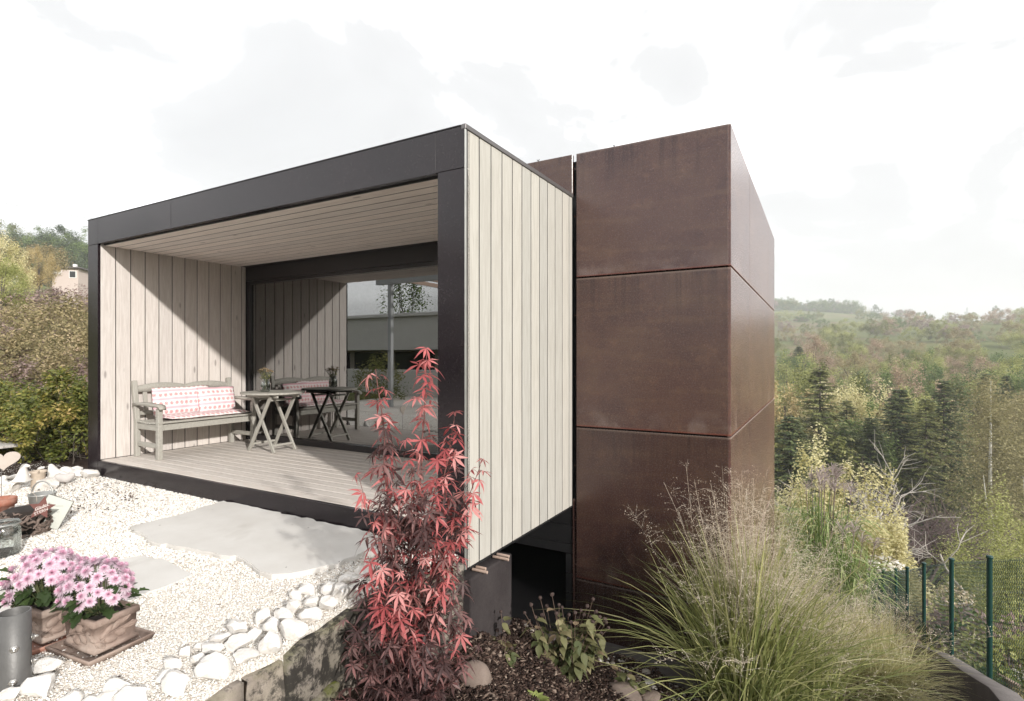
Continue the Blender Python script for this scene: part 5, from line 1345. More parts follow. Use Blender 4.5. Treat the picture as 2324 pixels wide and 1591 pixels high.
def seedplant(c, stems, leavesn, label, seed):
    p = thing('bergamot_plant', label, 'plant', tuple(c)); rg = np.random.default_rng(seed); ms = MB(); tops = []
    d0 = (Vector(c) - CAM).dot(FV)
    for (px_, py_) in stems:
        T = at_d(px_, py_, d0 + rg.uniform(-.12, .12)) - Vector(c); b = Vector((T.x * .25 + rg.normal() * .02, T.y * .25 + rg.normal() * .02, 0)); m_ = b.lerp(T, .5) + Vector((rg.normal() * .02, rg.normal() * .02, .03))
        P = [b * (1 - t) ** 2 + m_ * 2 * t * (1 - t) + T * t * t for t in np.linspace(0, 1, 9)]
        tube(ms, [tuple(q) for q in P], np.linspace(.0035, .0018, 9), 5, False); tops.append(P)
        obj('seed_head', SEEDM, p, tuple(T), (rg.random(), rg.random(), rg.random() * 6), rg.uniform(.012, .017))
    ms.build('stems', 'stem_brown', p, True)
    for k in range(leavesn):
        P = tops[rg.integers(len(tops))]; t = rg.uniform(.08, .80); i = min(7, int(t * 8)); q = P[i].lerp(P[i + 1], t * 8 - i)
        a = rg.uniform(0, 6.28); out = Vector((math.cos(a), math.sin(a), 0)); q = q + out * rg.uniform(.0, .05); dv = (out + Vector((0, 0, -.35 + rg.normal() * .5))).normalized()
        z = Vector((0, 0, 1)); x = dv.cross(z).normalized(); z = x.cross(dv)
        tv = [.05, .3, .5, .75, .95][min(4, max(0, int(rg.normal(2.0 + 1.2 * (t - .4), 1.25))))]
        obj('leaf', OVM[(rg.integers(3), tv)], p, tuple(q), Matrix((x, dv, z)).transposed().to_euler(), rg.uniform(.07, .115))
    return p
c = on_mulch(1280, 1535)
seedplant(c, [(1225, 1356), (1252, 1349), (1205, 1372), (1240, 1375), (1268, 1372), (1275, 1378), (1190, 1390), (1290, 1395), (1305, 1390), (1318, 1385), (1332, 1375), (1345, 1360), (1340, 1400), (1325, 1395), (1310, 1402), (1352, 1388), (1372, 1405), (1380, 1425), (1295, 1412), (1262, 1392), (1215, 1400), (1230, 1395), (1345, 1410), (1333, 1415), (1360, 1400), (1365, 1437), (1200, 1410), (1375, 1412)], 285, 'bushy plant with mottled yellow green leaves and round brown seed heads', 4)
c = on_mulch(1150, 1500)
seedplant(c, [(1136, 1388), (1128, 1430), (1145, 1440), (1120, 1462), (1160, 1470), (1115, 1480)], 34, 'sparse young plant with a single pale seed head beside the foundation block', 5)
c = on_mulch(1420, 1560)
seedplant(c, [(1405, 1520), (1430, 1525), (1450, 1545), (1395, 1545)], 30, 'low leafy weed at the edge of the river pebbles', 6)
c = on_mulch(1215, 1590); hp_ = thing('lime_hosta', 'small lime green rosette in the bark mulch near the round stone', 'plant', tuple(c)); rg = np.random.default_rng(2)
OL = tinted(OV[0], .5).mesh('leaf', 'lime_leaf', True, True)
for k in range(9):
    a = k * .7 + rg.normal() * .2; dv = Vector((math.cos(a), math.sin(a), .5 + .3 * rg.random())).normalized(); z = Vector((0, 0, 1)); x = dv.cross(z).normalized(); z = x.cross(dv)
    obj('leaf', OL, hp_, (0, 0, 0), Matrix((x, dv, z)).transposed().to_euler(), rg.uniform(.07, .11))

# ------------------------------------------------------------------ grasses
def arcs(rg, n, base_r, L, spread, k=9, droop=1.0, lean=None):
    az = rg.uniform(0, 6.283, n); tilt = np.abs(rg.normal(0, spread, n)); Ls = rg.uniform(L[0], L[1], n)
    b = np.stack([rg.normal(0, base_r, n), rg.normal(0, base_r, n), np.zeros(n)], 1); t = np.linspace(0, 1, k)[None, :, None]
    out = np.stack([np.cos(az), np.sin(az), np.zeros(n)], 1)
    if lean is not None: out = out + lean
    up = np.array([0, 0, 1.])
    dr = (droop * rg.uniform(.3, 1.4, n) * (.25 + tilt))[:, None, None]
    P = b[:, None] + Ls[:, None, None] * (up * (np.cos(tilt)[:, None, None] * t - dr * .55 * t ** 2.6) + out[:, None] * (np.sin(tilt)[:, None, None] * t + dr * .55 * t ** 2.2))
    side = np.cross(out, up) + rg.normal(0, .35, (n, 3)); return P, side, az, tilt, Ls
def panicgrass(name, c, seed, nb, ns, L, label, width=.009, spread=.30, mat='grass_blade', seedm='grass_seed', bold=0):
    g = thing(name, label, 'grass', tuple(c)); rg = np.random.default_rng(seed); m = MB()
    P, S, *_ = arcs(rg, nb, .10, L, spread, 10, 1.1); w_ = width * np.array([.7, 1, 1, 1, .95, .85, .7, .5, .3, .04])[None] * rg.uniform(.6, 1.2, nb)[:, None]
    ribbons(m, P, w_, S, np.clip(rg.beta(2, 3, nb) + .35 * (rg.random(nb) < .06), 0, 1))
    if bold:
        P, S, *_ = arcs(rg, bold, .11, (L[0], L[1] * 1.02), spread * .85, 10, .7); ribbons(m, P, width * 1.5 * np.array([.7, 1, 1, 1, .95, .85, .7, .5, .3, .04])[None] * rg.uniform(.8, 1.2, bold)[:, None], S, rg.uniform(.35, .95, bold))
    o = m.build('blades', mat, g, False, True); o['kind'] = 'stuff'
    if ns:
        m = MB(); st, S2, az, tl, Ls = arcs(rg, ns, .09, (L[1] * .80, L[1] * 1.16), spread * .8, 10, .45)
        ribbons(m, st, np.full((1, 10), .0022), S2, rg.random(ns) * .6)
        k = 26                                                       # airy panicle: fine branches with tiny spikelets
        for i in range(ns):
            ts = rg.uniform(.55, 1.0, k); ii = np.minimum((ts * 9).astype(int), 8); f = (ts * 9 - ii)[:, None]
            p0 = st[i][ii] * (1 - f) + st[i][ii + 1] * f; dv = rdir(rg, k, .6); dv[:, 2] = np.abs(dv[:, 2]) * .9 + .25
            l = (.20 * (1.12 - ts) + .05) * rg.uniform(.6, 1.3, k) * (L[1] / 1.5) ; p1 = p0 + dv * l[:, None] * .5; p2 = p0 + dv * l[:, None] + np.array([0, 0, -.02]) * l[:, None] / .1
            ribbons(m, np.stack([p0, p1, p2], 1), np.full((1, 3), .0014), rdir(rg, k), rg.random(k))
            ks = 4; tt = rg.uniform(.3, 1.0, (k, ks)); q = p0[:, None] * (1 - tt[..., None]) + p2[:, None] * tt[..., None] + rg.normal(0, .010, (k, ks, 3)); q = q.reshape(-1, 3)
            leafquads(m, q, rdir(rg, len(q)) + [0, 0, .3], rdir(rg, len(q)), .011, .0046, rg.random(len(q)))
        o = m.build('seed_panicles', seedm, g, False, True); o['kind'] = 'stuff'
    return g
def path_pt(px_, py_, z): return at_z(px_, py_, z)
gc = at_z(1690, 1660, -1.74)
panicgrass('switchgrass', (gc.x, gc.y, -1.76), 41, 1150, 130, (1.0, 1.9), 'big airy switchgrass clump with tan seed panicles in front of the steel tower', .0135, .25, bold=170)
gc2 = Vector((2.02, 1.95, -1.92))
panicgrass('switchgrass', gc2, 43, 560, 70, (.9, 1.45), 'second switchgrass clump leaning towards the curved wall', .011, .32, bold=60)
gc3 = Vector((2.62, 3.0, -2.12))
panicgrass('fountain_grass', gc3, 44, 1300, 0, (.75, 1.15), 'arching pale fountain grass spilling over the gravel path', .0055, .55, 'grass_fine')
panicgrass('fountain_grass', Vector((2.25, 3.7, -2.35)), 45, 900, 40, (.7, 1.1), 'straw coloured fountain grass close to the tower side', .0055, .5, 'grass_fine')
panicgrass('fountain_grass', Vector((2.75, 5.3, -2.95)), 46, 700, 30, (.7, 1.2), 'dry fountain grass further down beside the fence', .006, .5, 'grass_fine')
panicgrass('blood_grass', Vector((2.35, 2.45, -2.02)), 47, 140, 0, (.28, .5), 'short tuft with dark red stems beside the gravel path', .006, .35, 'maple_old')
# miscanthus with plumes
def reed(c, seed, label, L=(1.8, 2.7), nb=520, npl=16, scale=1):
    g = thing('silver_grass', label, 'grass', tuple(c)); rg = np.random.default_rng(seed); m = MB()
    # leaves leave the stems at all heights
    n = nb; az = rg.uniform(0, 6.283, n); z0 = rg.uniform(.15, .85, n) * L[1] * .82; r0 = rg.uniform(.02, .55, n) * (.4 + z0 / L[1]); k = 8; t = np.linspace(0, 1, k)[None, :, None]
    b = np.stack([r0 * np.cos(az), r0 * np.sin(az), z0], 1); az2 = az + rg.normal(0, .7, n); o_ = np.stack([np.cos(az2), np.sin(az2), np.zeros(n)], 1); ll = rg.uniform(.5, 1.0, n)[:, None, None]
    P = b[:, None] + ll * (o_[:, None] * (.55 * t + .25 * t ** 2) + np.array([0, 0, 1.]) * (.75 * t - 1.0 * t ** 2.2))
    ribbons(m, P, .022 * np.array([.6, .9, 1, 1, .9, .7, .4, .03])[None] * rg.uniform(.6, 1.2, n)[:, None], np.cross(o_, [0, 0, 1.]) + rg.normal(0, .3, (n, 3)), rg.random(n))
    P, S, *_ = arcs(rg, 90, .16, (L[1] * .75, L[1] * .95), .17, 8, .3); ribbons(m, P, np.full((1, 8), .010), S, rg.random(90) * .6)
    q = m.build('blades', 'reed_blade', g, False, True); q['kind'] = 'stuff'
    for i in range(npl):
        a = rg.uniform(0, 6.28); rr_ = rg.uniform(.05, .62); top = np.array([rr_ * math.cos(a), rr_ * math.sin(a), L[1] * rg.uniform(.84, 1.02)]); m = MB()
        tube(m, [(top[0] * .3, top[1] * .3, .2), (top[0] * .75, top[1] * .75, top[2] * .6), tuple(top)], .005, 4, False, .0)
        kk = 26; dv = rdir(rg, kk, .5); dv[:, 2] = np.abs(dv[:, 2]) + .9; dv += np.array([.25, .1, 0]); dv /= np.linalg.norm(dv, axis=1, keepdims=True); p0 = np.repeat(top[None], kk, 0) + np.array([0, 0, 1.]) * rg.uniform(-.03, .10, kk)[:, None]
        l = rg.uniform(.16, .28, kk)[:, None]; p1 = p0 + dv * l * .6; p2 = p0 + dv * l + np.array([.03, .01, -.05])
        ribbons(m, np.stack([p0, p1, p2], 1), np.array([[.008, .012, .004]]), rdir(rg, kk), .3 + .7 * rg.random(kk)); m.build('plume', 'reed_plume', g, False, True)
    return g
mz = at_d(1862, 1330, 10.3); reed((mz.x, mz.y, -3.72), 51, 'tall green silver grass with mauve plumes behind the far tower corner', (1.8, 2.75), 620, 15)
mz2 = at_d(1905, 1400, 9.3); reed((mz2.x, mz2.y, -3.5), 52, 'lower silver grass tuft leaning out beside the tall plumed one', (1.3, 1.75), 420, 5)

# ------------------------------------------------------------------ curved wall and chain-link fence
FP = [at_d(2380, 1258, 3.9), at_d(2245, 1269, 4.86), at_d(2158.7, 1273, 6.03), at_d(2096, 1282, 7.08), at_d(2058, 1291, 8.2), at_d(2032, 1294, 9.4), at_d(2003, 1296, 10.6), at_d(1985, 1300, 11.9), at_d(1968, 1304, 13.2)]
FHGT = 1.10
wl_ = thing('curved_wall', 'low dark concrete wall curving along the fence', 'wall', (0, 0, 0))
def wallcurve(t): return None
cl = [(3.32, 1.2), (3.325, 2.1), (3.35, 2.9), (3.37, 3.6), (3.36, 4.6), (3.28, 5.7), (3.25, 7.0), (3.25, 8.4), (3.27, 9.8)]
def fz(y): return np.interp(y, [p.y for p in FP], [p.z - FHGT for p in FP]) if y > FP[0].y else FP[0].z - FHGT + (FP[0].y - y) * .2
m = MB(); V = []; n = 60; ys = np.linspace(1.0, 9.6, n); cx = np.interp(ys, [c[1] for c in cl], [c[0] for c in cl]); k5 = np.ones(7) / 7
cx = np.concatenate([cx[:3], np.convolve(cx, k5, 'valid'), cx[-3:]])
for x, y in zip(cx, ys):
    zt = fz(y) + .045; V += [(x - .07, y, zt - 1.1), (x - .07, y, zt - .012), (x - .058, y, zt), (x + .095, y, zt), (x + .105, y, zt - .012), (x + .105, y, zt - 1.1)]
F = []
for k in range(n - 1):
    for q in range(5): F.append((6 * k + q, 6 * k + 6 + q, 6 * k + 7 + q, 6 * k + 1 + q))
m.add(V, F); m.add(V[:6], [(5, 4, 3, 2, 1, 0)]); m.add(V[-6:], [(0, 1, 2, 3, 4, 5)])
m.build('wall_body', 'dark_concrete', wl_)
m = MB(); V = []
for x, y in zip(cx, ys):
    zt = fz(y) + .048; V += [(x - .066, y, zt - .002), (x - .058, y, zt + .003), (x + .092, y, zt + .003), (x + .10, y, zt - .002)]
m.add(V, [(4 * k + q, 4 * k + 4 + q, 4 * k + 5 + q, 4 * k + 1 + q) for k in range(n - 1) for q in range(3)]); m.build('lit_wall_top', 'lit_wall_top', wl_)  # thin paler sheet added so the top of the wall looks lit
fe = thing('chain_link_fence', 'dark green chain-link fence stepping down the slope', 'fence', (0, 0, 0))
for p in FP:
    m = MB(); b = p.z - FHGT - .25
    lathe(m, [(.021, b), (.021, p.z + .012)], 14, (p.x, p.y, 0)); po = m.build('post', 'green_paint', fe, True)
    m = MB(); lathe(m, [(.021, p.z + .006), (.027, p.z + .008), (.027, p.z + .026), (.022, p.z + .033), (.001, p.z + .035)], 14, (p.x, p.y, 0)); m.build('cap', 'green_paint', po, True)
m = MB(); MS = .043
for a, b in zip(FP, FP[1:]):
    L = (b.xy - a.xy).length; nw = int(L / MS); nz = int(FHGT / (MS * .5))
    near = (a - CAM).dot(FV) < 9
    off = Vector((.024, 0, 0))
    for i in range(nw):
        P = []
        for j in range(nz + 1):
            u = (i + .5 + (.5 if j % 2 else -.5) * 1.0) * MS / L; q = a.lerp(b, u); P.append((q.x + off.x + (.003 if j % 2 else -.003), q.y, q.z - FHGT + .02 + j * MS * .5 - .02))
        tube(m, P, 0.0024 if near else .003, 3, False)
    for h in (.02, FHGT * .5, FHGT - .02):
        tube(m, [(a.x + off.x, a.y, a.z - FHGT + h), (b.x + off.x, b.y, b.z - FHGT + h)], .002, 4, False)
o = m.build('wire_mesh', 'green_wire', fe); o['kind'] = 'stuff'
# ------------------------------------------------------------------ trees and shrubs
def branchy(mb, rg, p, d, L, r, depth, tips, spread=.55, grav=0.0, kids=(3, 5), k=5, ratio=.62, sides=5, keep=0.0):
    P = [p]; q = Vector(p); v = Vector(d).normalized()
    for i in range(k):
        v = (v + Vector((rg.normal(), rg.normal(), rg.normal())) * .13 + Vector((0, 0, grav)) * .12).normalized(); q = q + v * (L / k); P.append(q.copy())
    tube(mb, [tuple(x) for x in P], np.linspace(r, r * .45, k + 1), max(3, sides), False)
    if depth == 0: tips.append((P[-1], v)); tips.append((P[-2], v)); return
    for c in range(rg.integers(kids[0], kids[1] + 1)):
        t = rg.uniform(.35, 1.0); i = min(k - 1, int(t * k)); b = P[i].lerp(P[i + 1], t * k - i)
        n = Vector(rdir(rg, 1)[0]); n = (n - v * n.dot(v)).normalized(); nd = (v * (1 - spread * .6) + n * spread + Vector((0, 0, .12))).normalized()
        branchy(mb, rg, b, nd, L * ratio * rg.uniform(.75, 1.15), r * .48, depth - 1, tips, spread, grav, kids, max(3, k - 1), ratio, sides - 1)
def crown_pts(rg, n, shape, clumps, jit):
    """leaf clumps on and inside an uneven crown volume; unit size: radius 1, height 0..1"""
    C = []
    while len(C) < clumps:
        v = rdir(rg, 1)[0] * rg.uniform(.35, 1.0) ** .45; z = v[2]
        if shape == 'round': p = np.array([v[0], v[1], .5 + .5 * z])
        elif shape == 'cone':
            h = rg.random() ** 1.4; a = rg.uniform(0, 6.28); r = (1 - h) ** .8 * rg.uniform(.4, 1.05); p = np.array([r * math.cos(a), r * math.sin(a), h])
        elif shape == 'dome': p = np.array([v[0], v[1], abs(z)])
        else: h = rg.random(); a = rg.uniform(0, 6.28); r = rg.uniform(.3, 1.0) * math.sin(math.pi * (.12 + .85 * h)) ** .6; p = np.array([r * math.cos(a), r * math.sin(a), h])
        p *= 1 + .28 * mnoise.noise(Vector(p * 2.1)) ; C.append(p)
    C = np.array(C); idx = rg.integers(0, clumps, n); cs = rg.uniform(.6, 1.3, clumps)
    D = rdir(rg, n) * (rg.random(n) ** .5)[:, None]
    return C[idx] + D * (jit * cs[idx])[:, None], D, C, rg.random(clumps)[idx]
def broadleaf(seed, leafm, h=1.0, r=.42, n=2600, ls=.055, shape='round', trunk=.22, clumps=46, jit=.20, barkm='bark', lw=.62):
    """prototype of height 1; crown from trunk height up. Returns (trunk mesh, crown mesh)"""
    rg = np.random.default_rng(seed); P, D, C, ct = crown_pts(rg, n, shape, clumps, jit)
    S = np.array([r, r, h - trunk]); P = P * S + [0, 0, trunk]; m = MB()
    N = D * .8 + rdir(rg, n) * .7 + [0, 0, .35]; d = np.cross(N, rdir(rg, n)) + [0, 0, -.15]
    leafquads(m, P, d, N, ls * rg.uniform(.6, 1.3, n), ls * lw * rg.uniform(.6, 1.2, n), np.clip(.55 * ct + .45 * rg.random(n), 0, 1), .1)
    t = MB(); tube(t, [(0, 0, -.05), (.008, .004, trunk * .6), (-.006, .01, trunk + (h - trunk) * .35), (.0, .0, trunk + (h - trunk) * .75)], [.026, .020, .013, .005], 7)
    for c in C[rg.permutation(len(C))[:14]]:
        e = c * S * .85 + [0, 0, trunk]; b = np.array([0, 0, trunk * .75 + max(0, e[2] - trunk) * .45]); mid = (b + e) / 2 + [0, 0, -.02]
        tube(t, [b, mid, e], [.010, .006, .002], 5, False)
    return t.mesh('trunk', barkm, True), m.mesh('crown', leafm, False, True)
def spruce(seed, leafm, r=.20, whorls=30, per=9, dens=26, sparse=0.0, bare=.06):
    rg = np.random.default_rng(seed); t = MB(); m = MB(); tube(t, [(0, 0, -.04), (.002, 0, .5), (0, .002, 1.0)], [.014, .009, .001], 7)
    for w_ in range(whorls):
        h = bare + (1 - bare) * (w_ / whorls) ** .92; R = r * (1 - h) ** .78 * rg.uniform(.8, 1.12) + .010
        for b in range(per):
            if rg.random() < sparse: continue
            a = rg.uniform(0, 6.28); L = R * rg.uniform(.65, 1.12); k = 7; s = np.linspace(0, 1, k)
            droop = .42 - .25 * h; P = np.stack([L * s * math.cos(a), L * s * math.sin(a), h + L * (.14 * s - droop * s ** 1.6 + .16 * s ** 4) + rg.normal() * .004], 1)
            tube(t, P[::2], [.0022, .0015, .0008, .0004][:len(P[::2])], 3, False)
            n = dens; tt = rg.random(n) ** .75; i = np.minimum((tt * (k - 1)).astype(int), k - 2); f = (tt * (k - 1) - i)[:, None]; c = P[i] * (1 - f) + P[i + 1] * f
            out = np.array([math.cos(a), math.sin(a), 0]); sd = np.array([-math.sin(a), math.cos(a), 0]); sg = rg.choice([-1, 1], n)[:, None]
            d = out * .75 + sd * sg * rg.uniform(.2, .9, (n, 1)) + np.array([0, 0, -1.]) * rg.uniform(.1, .8, (n, 1))
            leafquads(m, c, d, np.tile([0, 0, 1.], (n, 1)) + rdir(rg, n) * .6, .030 * rg.uniform(.6, 1.2, n) * (.6 + .5 * R / r), .0075, np.clip(rg.normal(.35 + .35 * tt, .2), 0, 1))
    return t.mesh('trunk', 'bark', True), m.mesh('crown', leafm, False, True)
def birch(seed):
    rg = np.random.default_rng(seed); t = MB(); m = MB()
    def stem(P, R): tube(t, P, R, 8)
    stem([(0, 0, -.03), (.004, 0, .22), (-.006, .002, .45), (-.012, 0, .70), (-.006, 0, .96)], [.0085, .0072, .0055, .0032, .0006]); stem([(.002, 0, .33), (.030, .004, .42), (.050, .006, .55), (.056, .004, .72), (.050, 0, .90)], [.0055, .0048, .0036, .0022, .0006])
    stem([(.0, 0, .26), (-.05, .01, .36), (-.085, .015, .50)], [.0035, .0024, .0008]); stem([(.0, 0, .18), (.06, -.01, .25), (.12, -.015, .29)], [.0032, .0024, .0008])
    for k in range(330):
        h = rg.uniform(.16, .99); ax = -.008 if rg.random() < .55 or h < .42 else .052; a = rg.uniform(0, 6.28); L = rg.uniform(.05, .19) * (math.sin(math.pi * min(1, .20 + .76 * h)) ** .7 + .12)
        P = np.array([(ax + L * s * math.cos(a), L * s * math.sin(a), h + L * (.65 * s - 1.0 * s * s)) for s in np.linspace(0, 1, 6)]); tube(m, P, np.linspace(.0010, .0004, 6), 3, False, .3)
        n = 44; i = rg.integers(1, 6, n); c = P[i] + rg.normal(0, .011, (n, 3)); c[:, 2] -= rg.uniform(0, .07, n)
        leafquads(m, c, rdir(rg, n) + [0, 0, -.8], rdir(rg, n), .0085 * rg.uniform(.6, 1.3, n), .006, np.clip(rg.random() * .5 + .5 * rg.random(n), 0, 1))
    return t.mesh('trunk', 'birch_bark', True), m.mesh('crown', 'birch_leaf', False, True)
def deadtree(seed, lean=(0, 0), kids=(3, 5), depth=4, spread=.6, mat='bark_grey', grav=0.0, L=.36, r=.016):
    rg = np.random.default_rng(seed); t = MB(); tips = []
    branchy(t, rg, Vector((0, 0, -.02)), Vector((lean[0], lean[1], 1)), L, r, depth, tips, spread, grav, kids, 6, .66, 6)
    zm = max(v[:, 2].max() for v in t.v); t.v = [v / zm for v in t.v]; return t.mesh('branches', mat, True)
def place_tree(px_, top, d, proto, name, label, group=None, wid=1.0, cat='tree', zoff=0.0, rz=None, minh=2.0, parts=True):
    """foot on the ground under the picture column px at distance d, top at picture height top"""
    b = at_d(px_, 811, d); z = hz(b.x, b.y) + zoff; tz = CAM.z + (HY - top) * d / FPX; h = max(minh, tz - z)
    s = (h * wid, h * wid, h); rz = random.random() * 6.28 if rz is None else rz
    if parts and len(proto) == 2:
        o = thing(name, label, cat, (b.x, b.y, z), rz, group); 
        for nm, me in zip(('trunk', 'crown'), proto): obj(nm, me, o).scale = s
    else:
        o = obj(name, proto[-1] if isinstance(proto, tuple) else proto, None, (b.x, b.y, z), (0, 0, rz)); o.scale = s; tag(o, label, cat, group)
    return o
random.seed(5)
SPR = [spruce(1, 'needle', .21, 46, 10, 30), spruce(2, 'needle', .24, 44, 9, 30), spruce(3, 'needle_light', .22, 38, 8, 30, .2, .16), spruce(4, 'needle', .16, 44, 10, 26)]
BIR = birch(3)
BL_ = {k: [broadleaf(10 * i + j, k + '_leaf', n=nn, ls=lz, shape=sh, clumps=cl, jit=ji) for j, (nn, lz, sh, cl, ji) in enumerate(((13000, .020, 'round', 75, .17), (12000, .020, 'egg', 66, .16)))] for i, k in enumerate(('gold', 'olive', 'tan', 'pink', 'green', 'yellow', 'fresh', 'mauve', 'dark_wood'))}
# prominent trees across the valley: (px, top, dist, proto, name, label, width)
TR = [
 (1860, 832, 60, SPR[2], 'spruce_tree', 'thin yellowish spruce with a bare trunk showing through, behind the plumed silver grass', 1.5),
 (2039, 880, 62, SPR[0], 'spruce_tree', 'broad dark spruce standing behind the bare grey tree', 1.55),
 (2141, 860, 66, SPR[1], 'spruce_tree', 'tallest dark green spruce standing beside the birch', 1.2),
 (1977, 945, 58, SPR[3], 'spruce_tree', 'small dark spruce between two bigger spruces', 1.7),
 (2238, 846, 78, SPR[1], 'spruce_tree', 'dark spruce top rising just behind the birch crown', 1.2),
 (2283, 850, 80, SPR[0], 'spruce_tree', 'second dark spruce top behind the birch crown', 1.1),
 (2100, 900, 58, SPR[2], 'spruce_tree', 'lighter green spruce between the dark spruces', 1.3),
 (1795, 940, 50, SPR[1], 'spruce_tree', 'dark bushy conifer close to the steel tower edge', 1.6),
 (1920, 905, 66, SPR[2], 'spruce_tree', 'pale hanging spruce beside the thin yellowish one', 1.4),
 (1780, 868, 74, BL_['gold'][0], 'broadleaf_tree', 'golden brown tree beside the steel tower edge', 1.15),
 (1885, 828, 82, BL_['olive'][0], 'broadleaf_tree', 'big olive green tree behind the thin spruce', 1.05),
 (1905, 880, 70, BL_['yellow'][0], 'broadleaf_tree', 'pale yellow tree between the spruces', .9),
 (1973, 838, 92, BL_['green'][0], 'broadleaf_tree', 'mid green tree above the small dark spruce', .9),
 (2055, 846, 84, BL_['pink'][0], 'broadleaf_tree', 'pinkish brown autumn tree above the broad spruce', .9),
 (2000, 905, 76, BL_['gold'][1], 'broadleaf_tree', 'straw gold bushy tree above the small spruce', 1.2),
 (2110, 820, 105, BL_['green'][1], 'broadleaf_tree', 'dark green slender tree behind the tallest spruce', .8),
 (2175, 838, 110, BL_['tan'][0], 'broadleaf_tree', 'wide tan brown tree spreading behind the spruces', 1.7),
 (1846, 777, 150, BL_['pink'][1], 'broadleaf_tree', 'copper pink round tree beside the dark cypress', 1.25),
 (1812, 785, 146, SPR[3], 'cypress_tree', 'dark conical cypress leaning on the copper pink tree', 2.0),
 (1785, 812, 120, BL_['fresh'][0], 'broadleaf_tree', 'fresh green tree under the dark cypress', 1.2),
 (1940, 812, 125, BL_['tan'][1], 'broadleaf_tree', 'tan brown tree behind the olive one', 1.3),
 (1955, 870, 88, BL_['dark_wood'][1], 'broadleaf_tree', 'very dark narrow tree between olive and green trees', .7),
 (2060, 790, 190, BL_['green'][0], 'broadleaf_tree', 'green round tree halfway up the far slope', 1.1),
 (2138, 772, 330, BL_['dark_wood'][0], 'broadleaf_tree', 'dark round tree on the meadow of the far slope', 1.0),
 (2230, 775, 260, BL_['tan'][0], 'broadleaf_tree', 'large tan tree below the small hut on the far slope', 1.5),
 (1845, 740, 450, SPR[1], 'spruce_tree', 'lone dark fir halfway up the far hill', 1.5),
 (2195, 742, 500, SPR[3], 'spruce_tree', 'narrow dark poplar shaped tree near the hut', 1.2),
 (2215, 745, 500, SPR[1], 'spruce_tree', 'broad dark blue green fir near the hut', 2.0),
 (2248, 845, 50, BIR, 'birch_tree', 'tall birch with white forked trunk and thin tan leaves', 1.45),
 (2330, 880, 54, BIR, 'birch_tree', 'second birch with tan leaves at the wood edge', 1.4)]
for a in TR: place_tree(a[0], a[1], a[2], a[3], a[4], a[5], None, a[6])
# undergrowth wood in the valley, behind and between the spruces
rg = np.random.default_rng(9)
LB = {'gold': 'golden brown tree on the valley side', 'olive': 'olive green tree on the valley side', 'tan': 'tan brown tree on the valley side', 'pink': 'pinkish brown tree on the valley side', 'green': 'green tree on the valley side', 'fresh': 'light green tree on the valley side', 'mauve': 'bare mauve grey tree on the valley side', 'dark_wood': 'dark green tree on the valley side', 'yellow': 'pale yellow tree on the valley side'}
def scatter(n, dmin, dmax, pmin, pmax, kinds, hmin, hmax, grp, suffix, wid=(1.0, 1.6), seed=1, name='broadleaf_tree'):
    rg = np.random.default_rng(seed)
    for i in range(n):
        d = dmin * (dmax / dmin) ** rg.random(); px_ = rg.uniform(pmin, pmax); k = kinds[rg.integers(len(kinds))]; b = at_d(px_, 811, d); z = hz(b.x, b.y); h = rg.uniform(hmin, hmax); top = HY - (z + h - CAM.z) * FPX / d
        place_tree(px_, top, d, BL_[k][rg.integers(2)], name, LB[k].replace('on the valley side', suffix), LB[k].split(' tree')[0] + ' trees ' + suffix, rg.uniform(*wid), parts=False)
scatter(30, 60, 100, 1745, 2400, ('olive', 'green', 'green', 'tan', 'fresh', 'olive'), 8, 14, '', 'in the valley wood', (1.1, 1.5), 2)
scatter(44, 105, 240, 1735, 2400, ('tan', 'pink', 'olive', 'fresh', 'green', 'olive', 'tan', 'fresh'), 6, 11, '', 'on the lower far slope', (1.3, 2.0), 3)
scatter(74, 240, 640, 1735, 2400, ('tan', 'fresh', 'olive', 'green', 'pink', 'fresh', 'olive', 'mauve'), 6, 12, '', 'on the upper far slope', (1.3, 2.2), 4)
scatter(44, 700, 850, 1735, 1960, ('dark_wood', 'green', 'olive', 'mauve'), 15, 23, '', 'on the wooded hill crest', (1.3, 1.9), 5)
scatter(20, 720, 900, 1950, 2400, ('dark_wood', 'green', 'olive', 'mauve', 'dark_wood'), 9, 20, '', 'along the bare hill crest', (1.0, 1.6), 6)
# left hill
scatter(56, 165, 250, -260, 330, ('dark_wood', 'green', 'dark_wood', 'olive'), 10, 17, '', 'in the dark wood above the garden', (1.3, 1.9), 7)
scatter(10, 55, 80, -200, 40, ('tan', 'mauve', 'olive', 'tan'), 4, 6.5, '', 'on the slope above the hedge', (1.4, 2.0), 8)
place_tree(88, 562, 58, BL_['gold'][0], 'broadleaf_tree', 'broad golden orange tree on the slope above the hedge', None, .75)
place_tree(-8, 535, 30, BL_['yellow'][0], 'broadleaf_tree', 'tall yellow green tree at the end of the hedge', None, .9)
place_tree(5, 600, 24, BL_['fresh'][1], 'broadleaf_tree', 'yellow green bushy tree below the tall yellow one', None, 1.1)

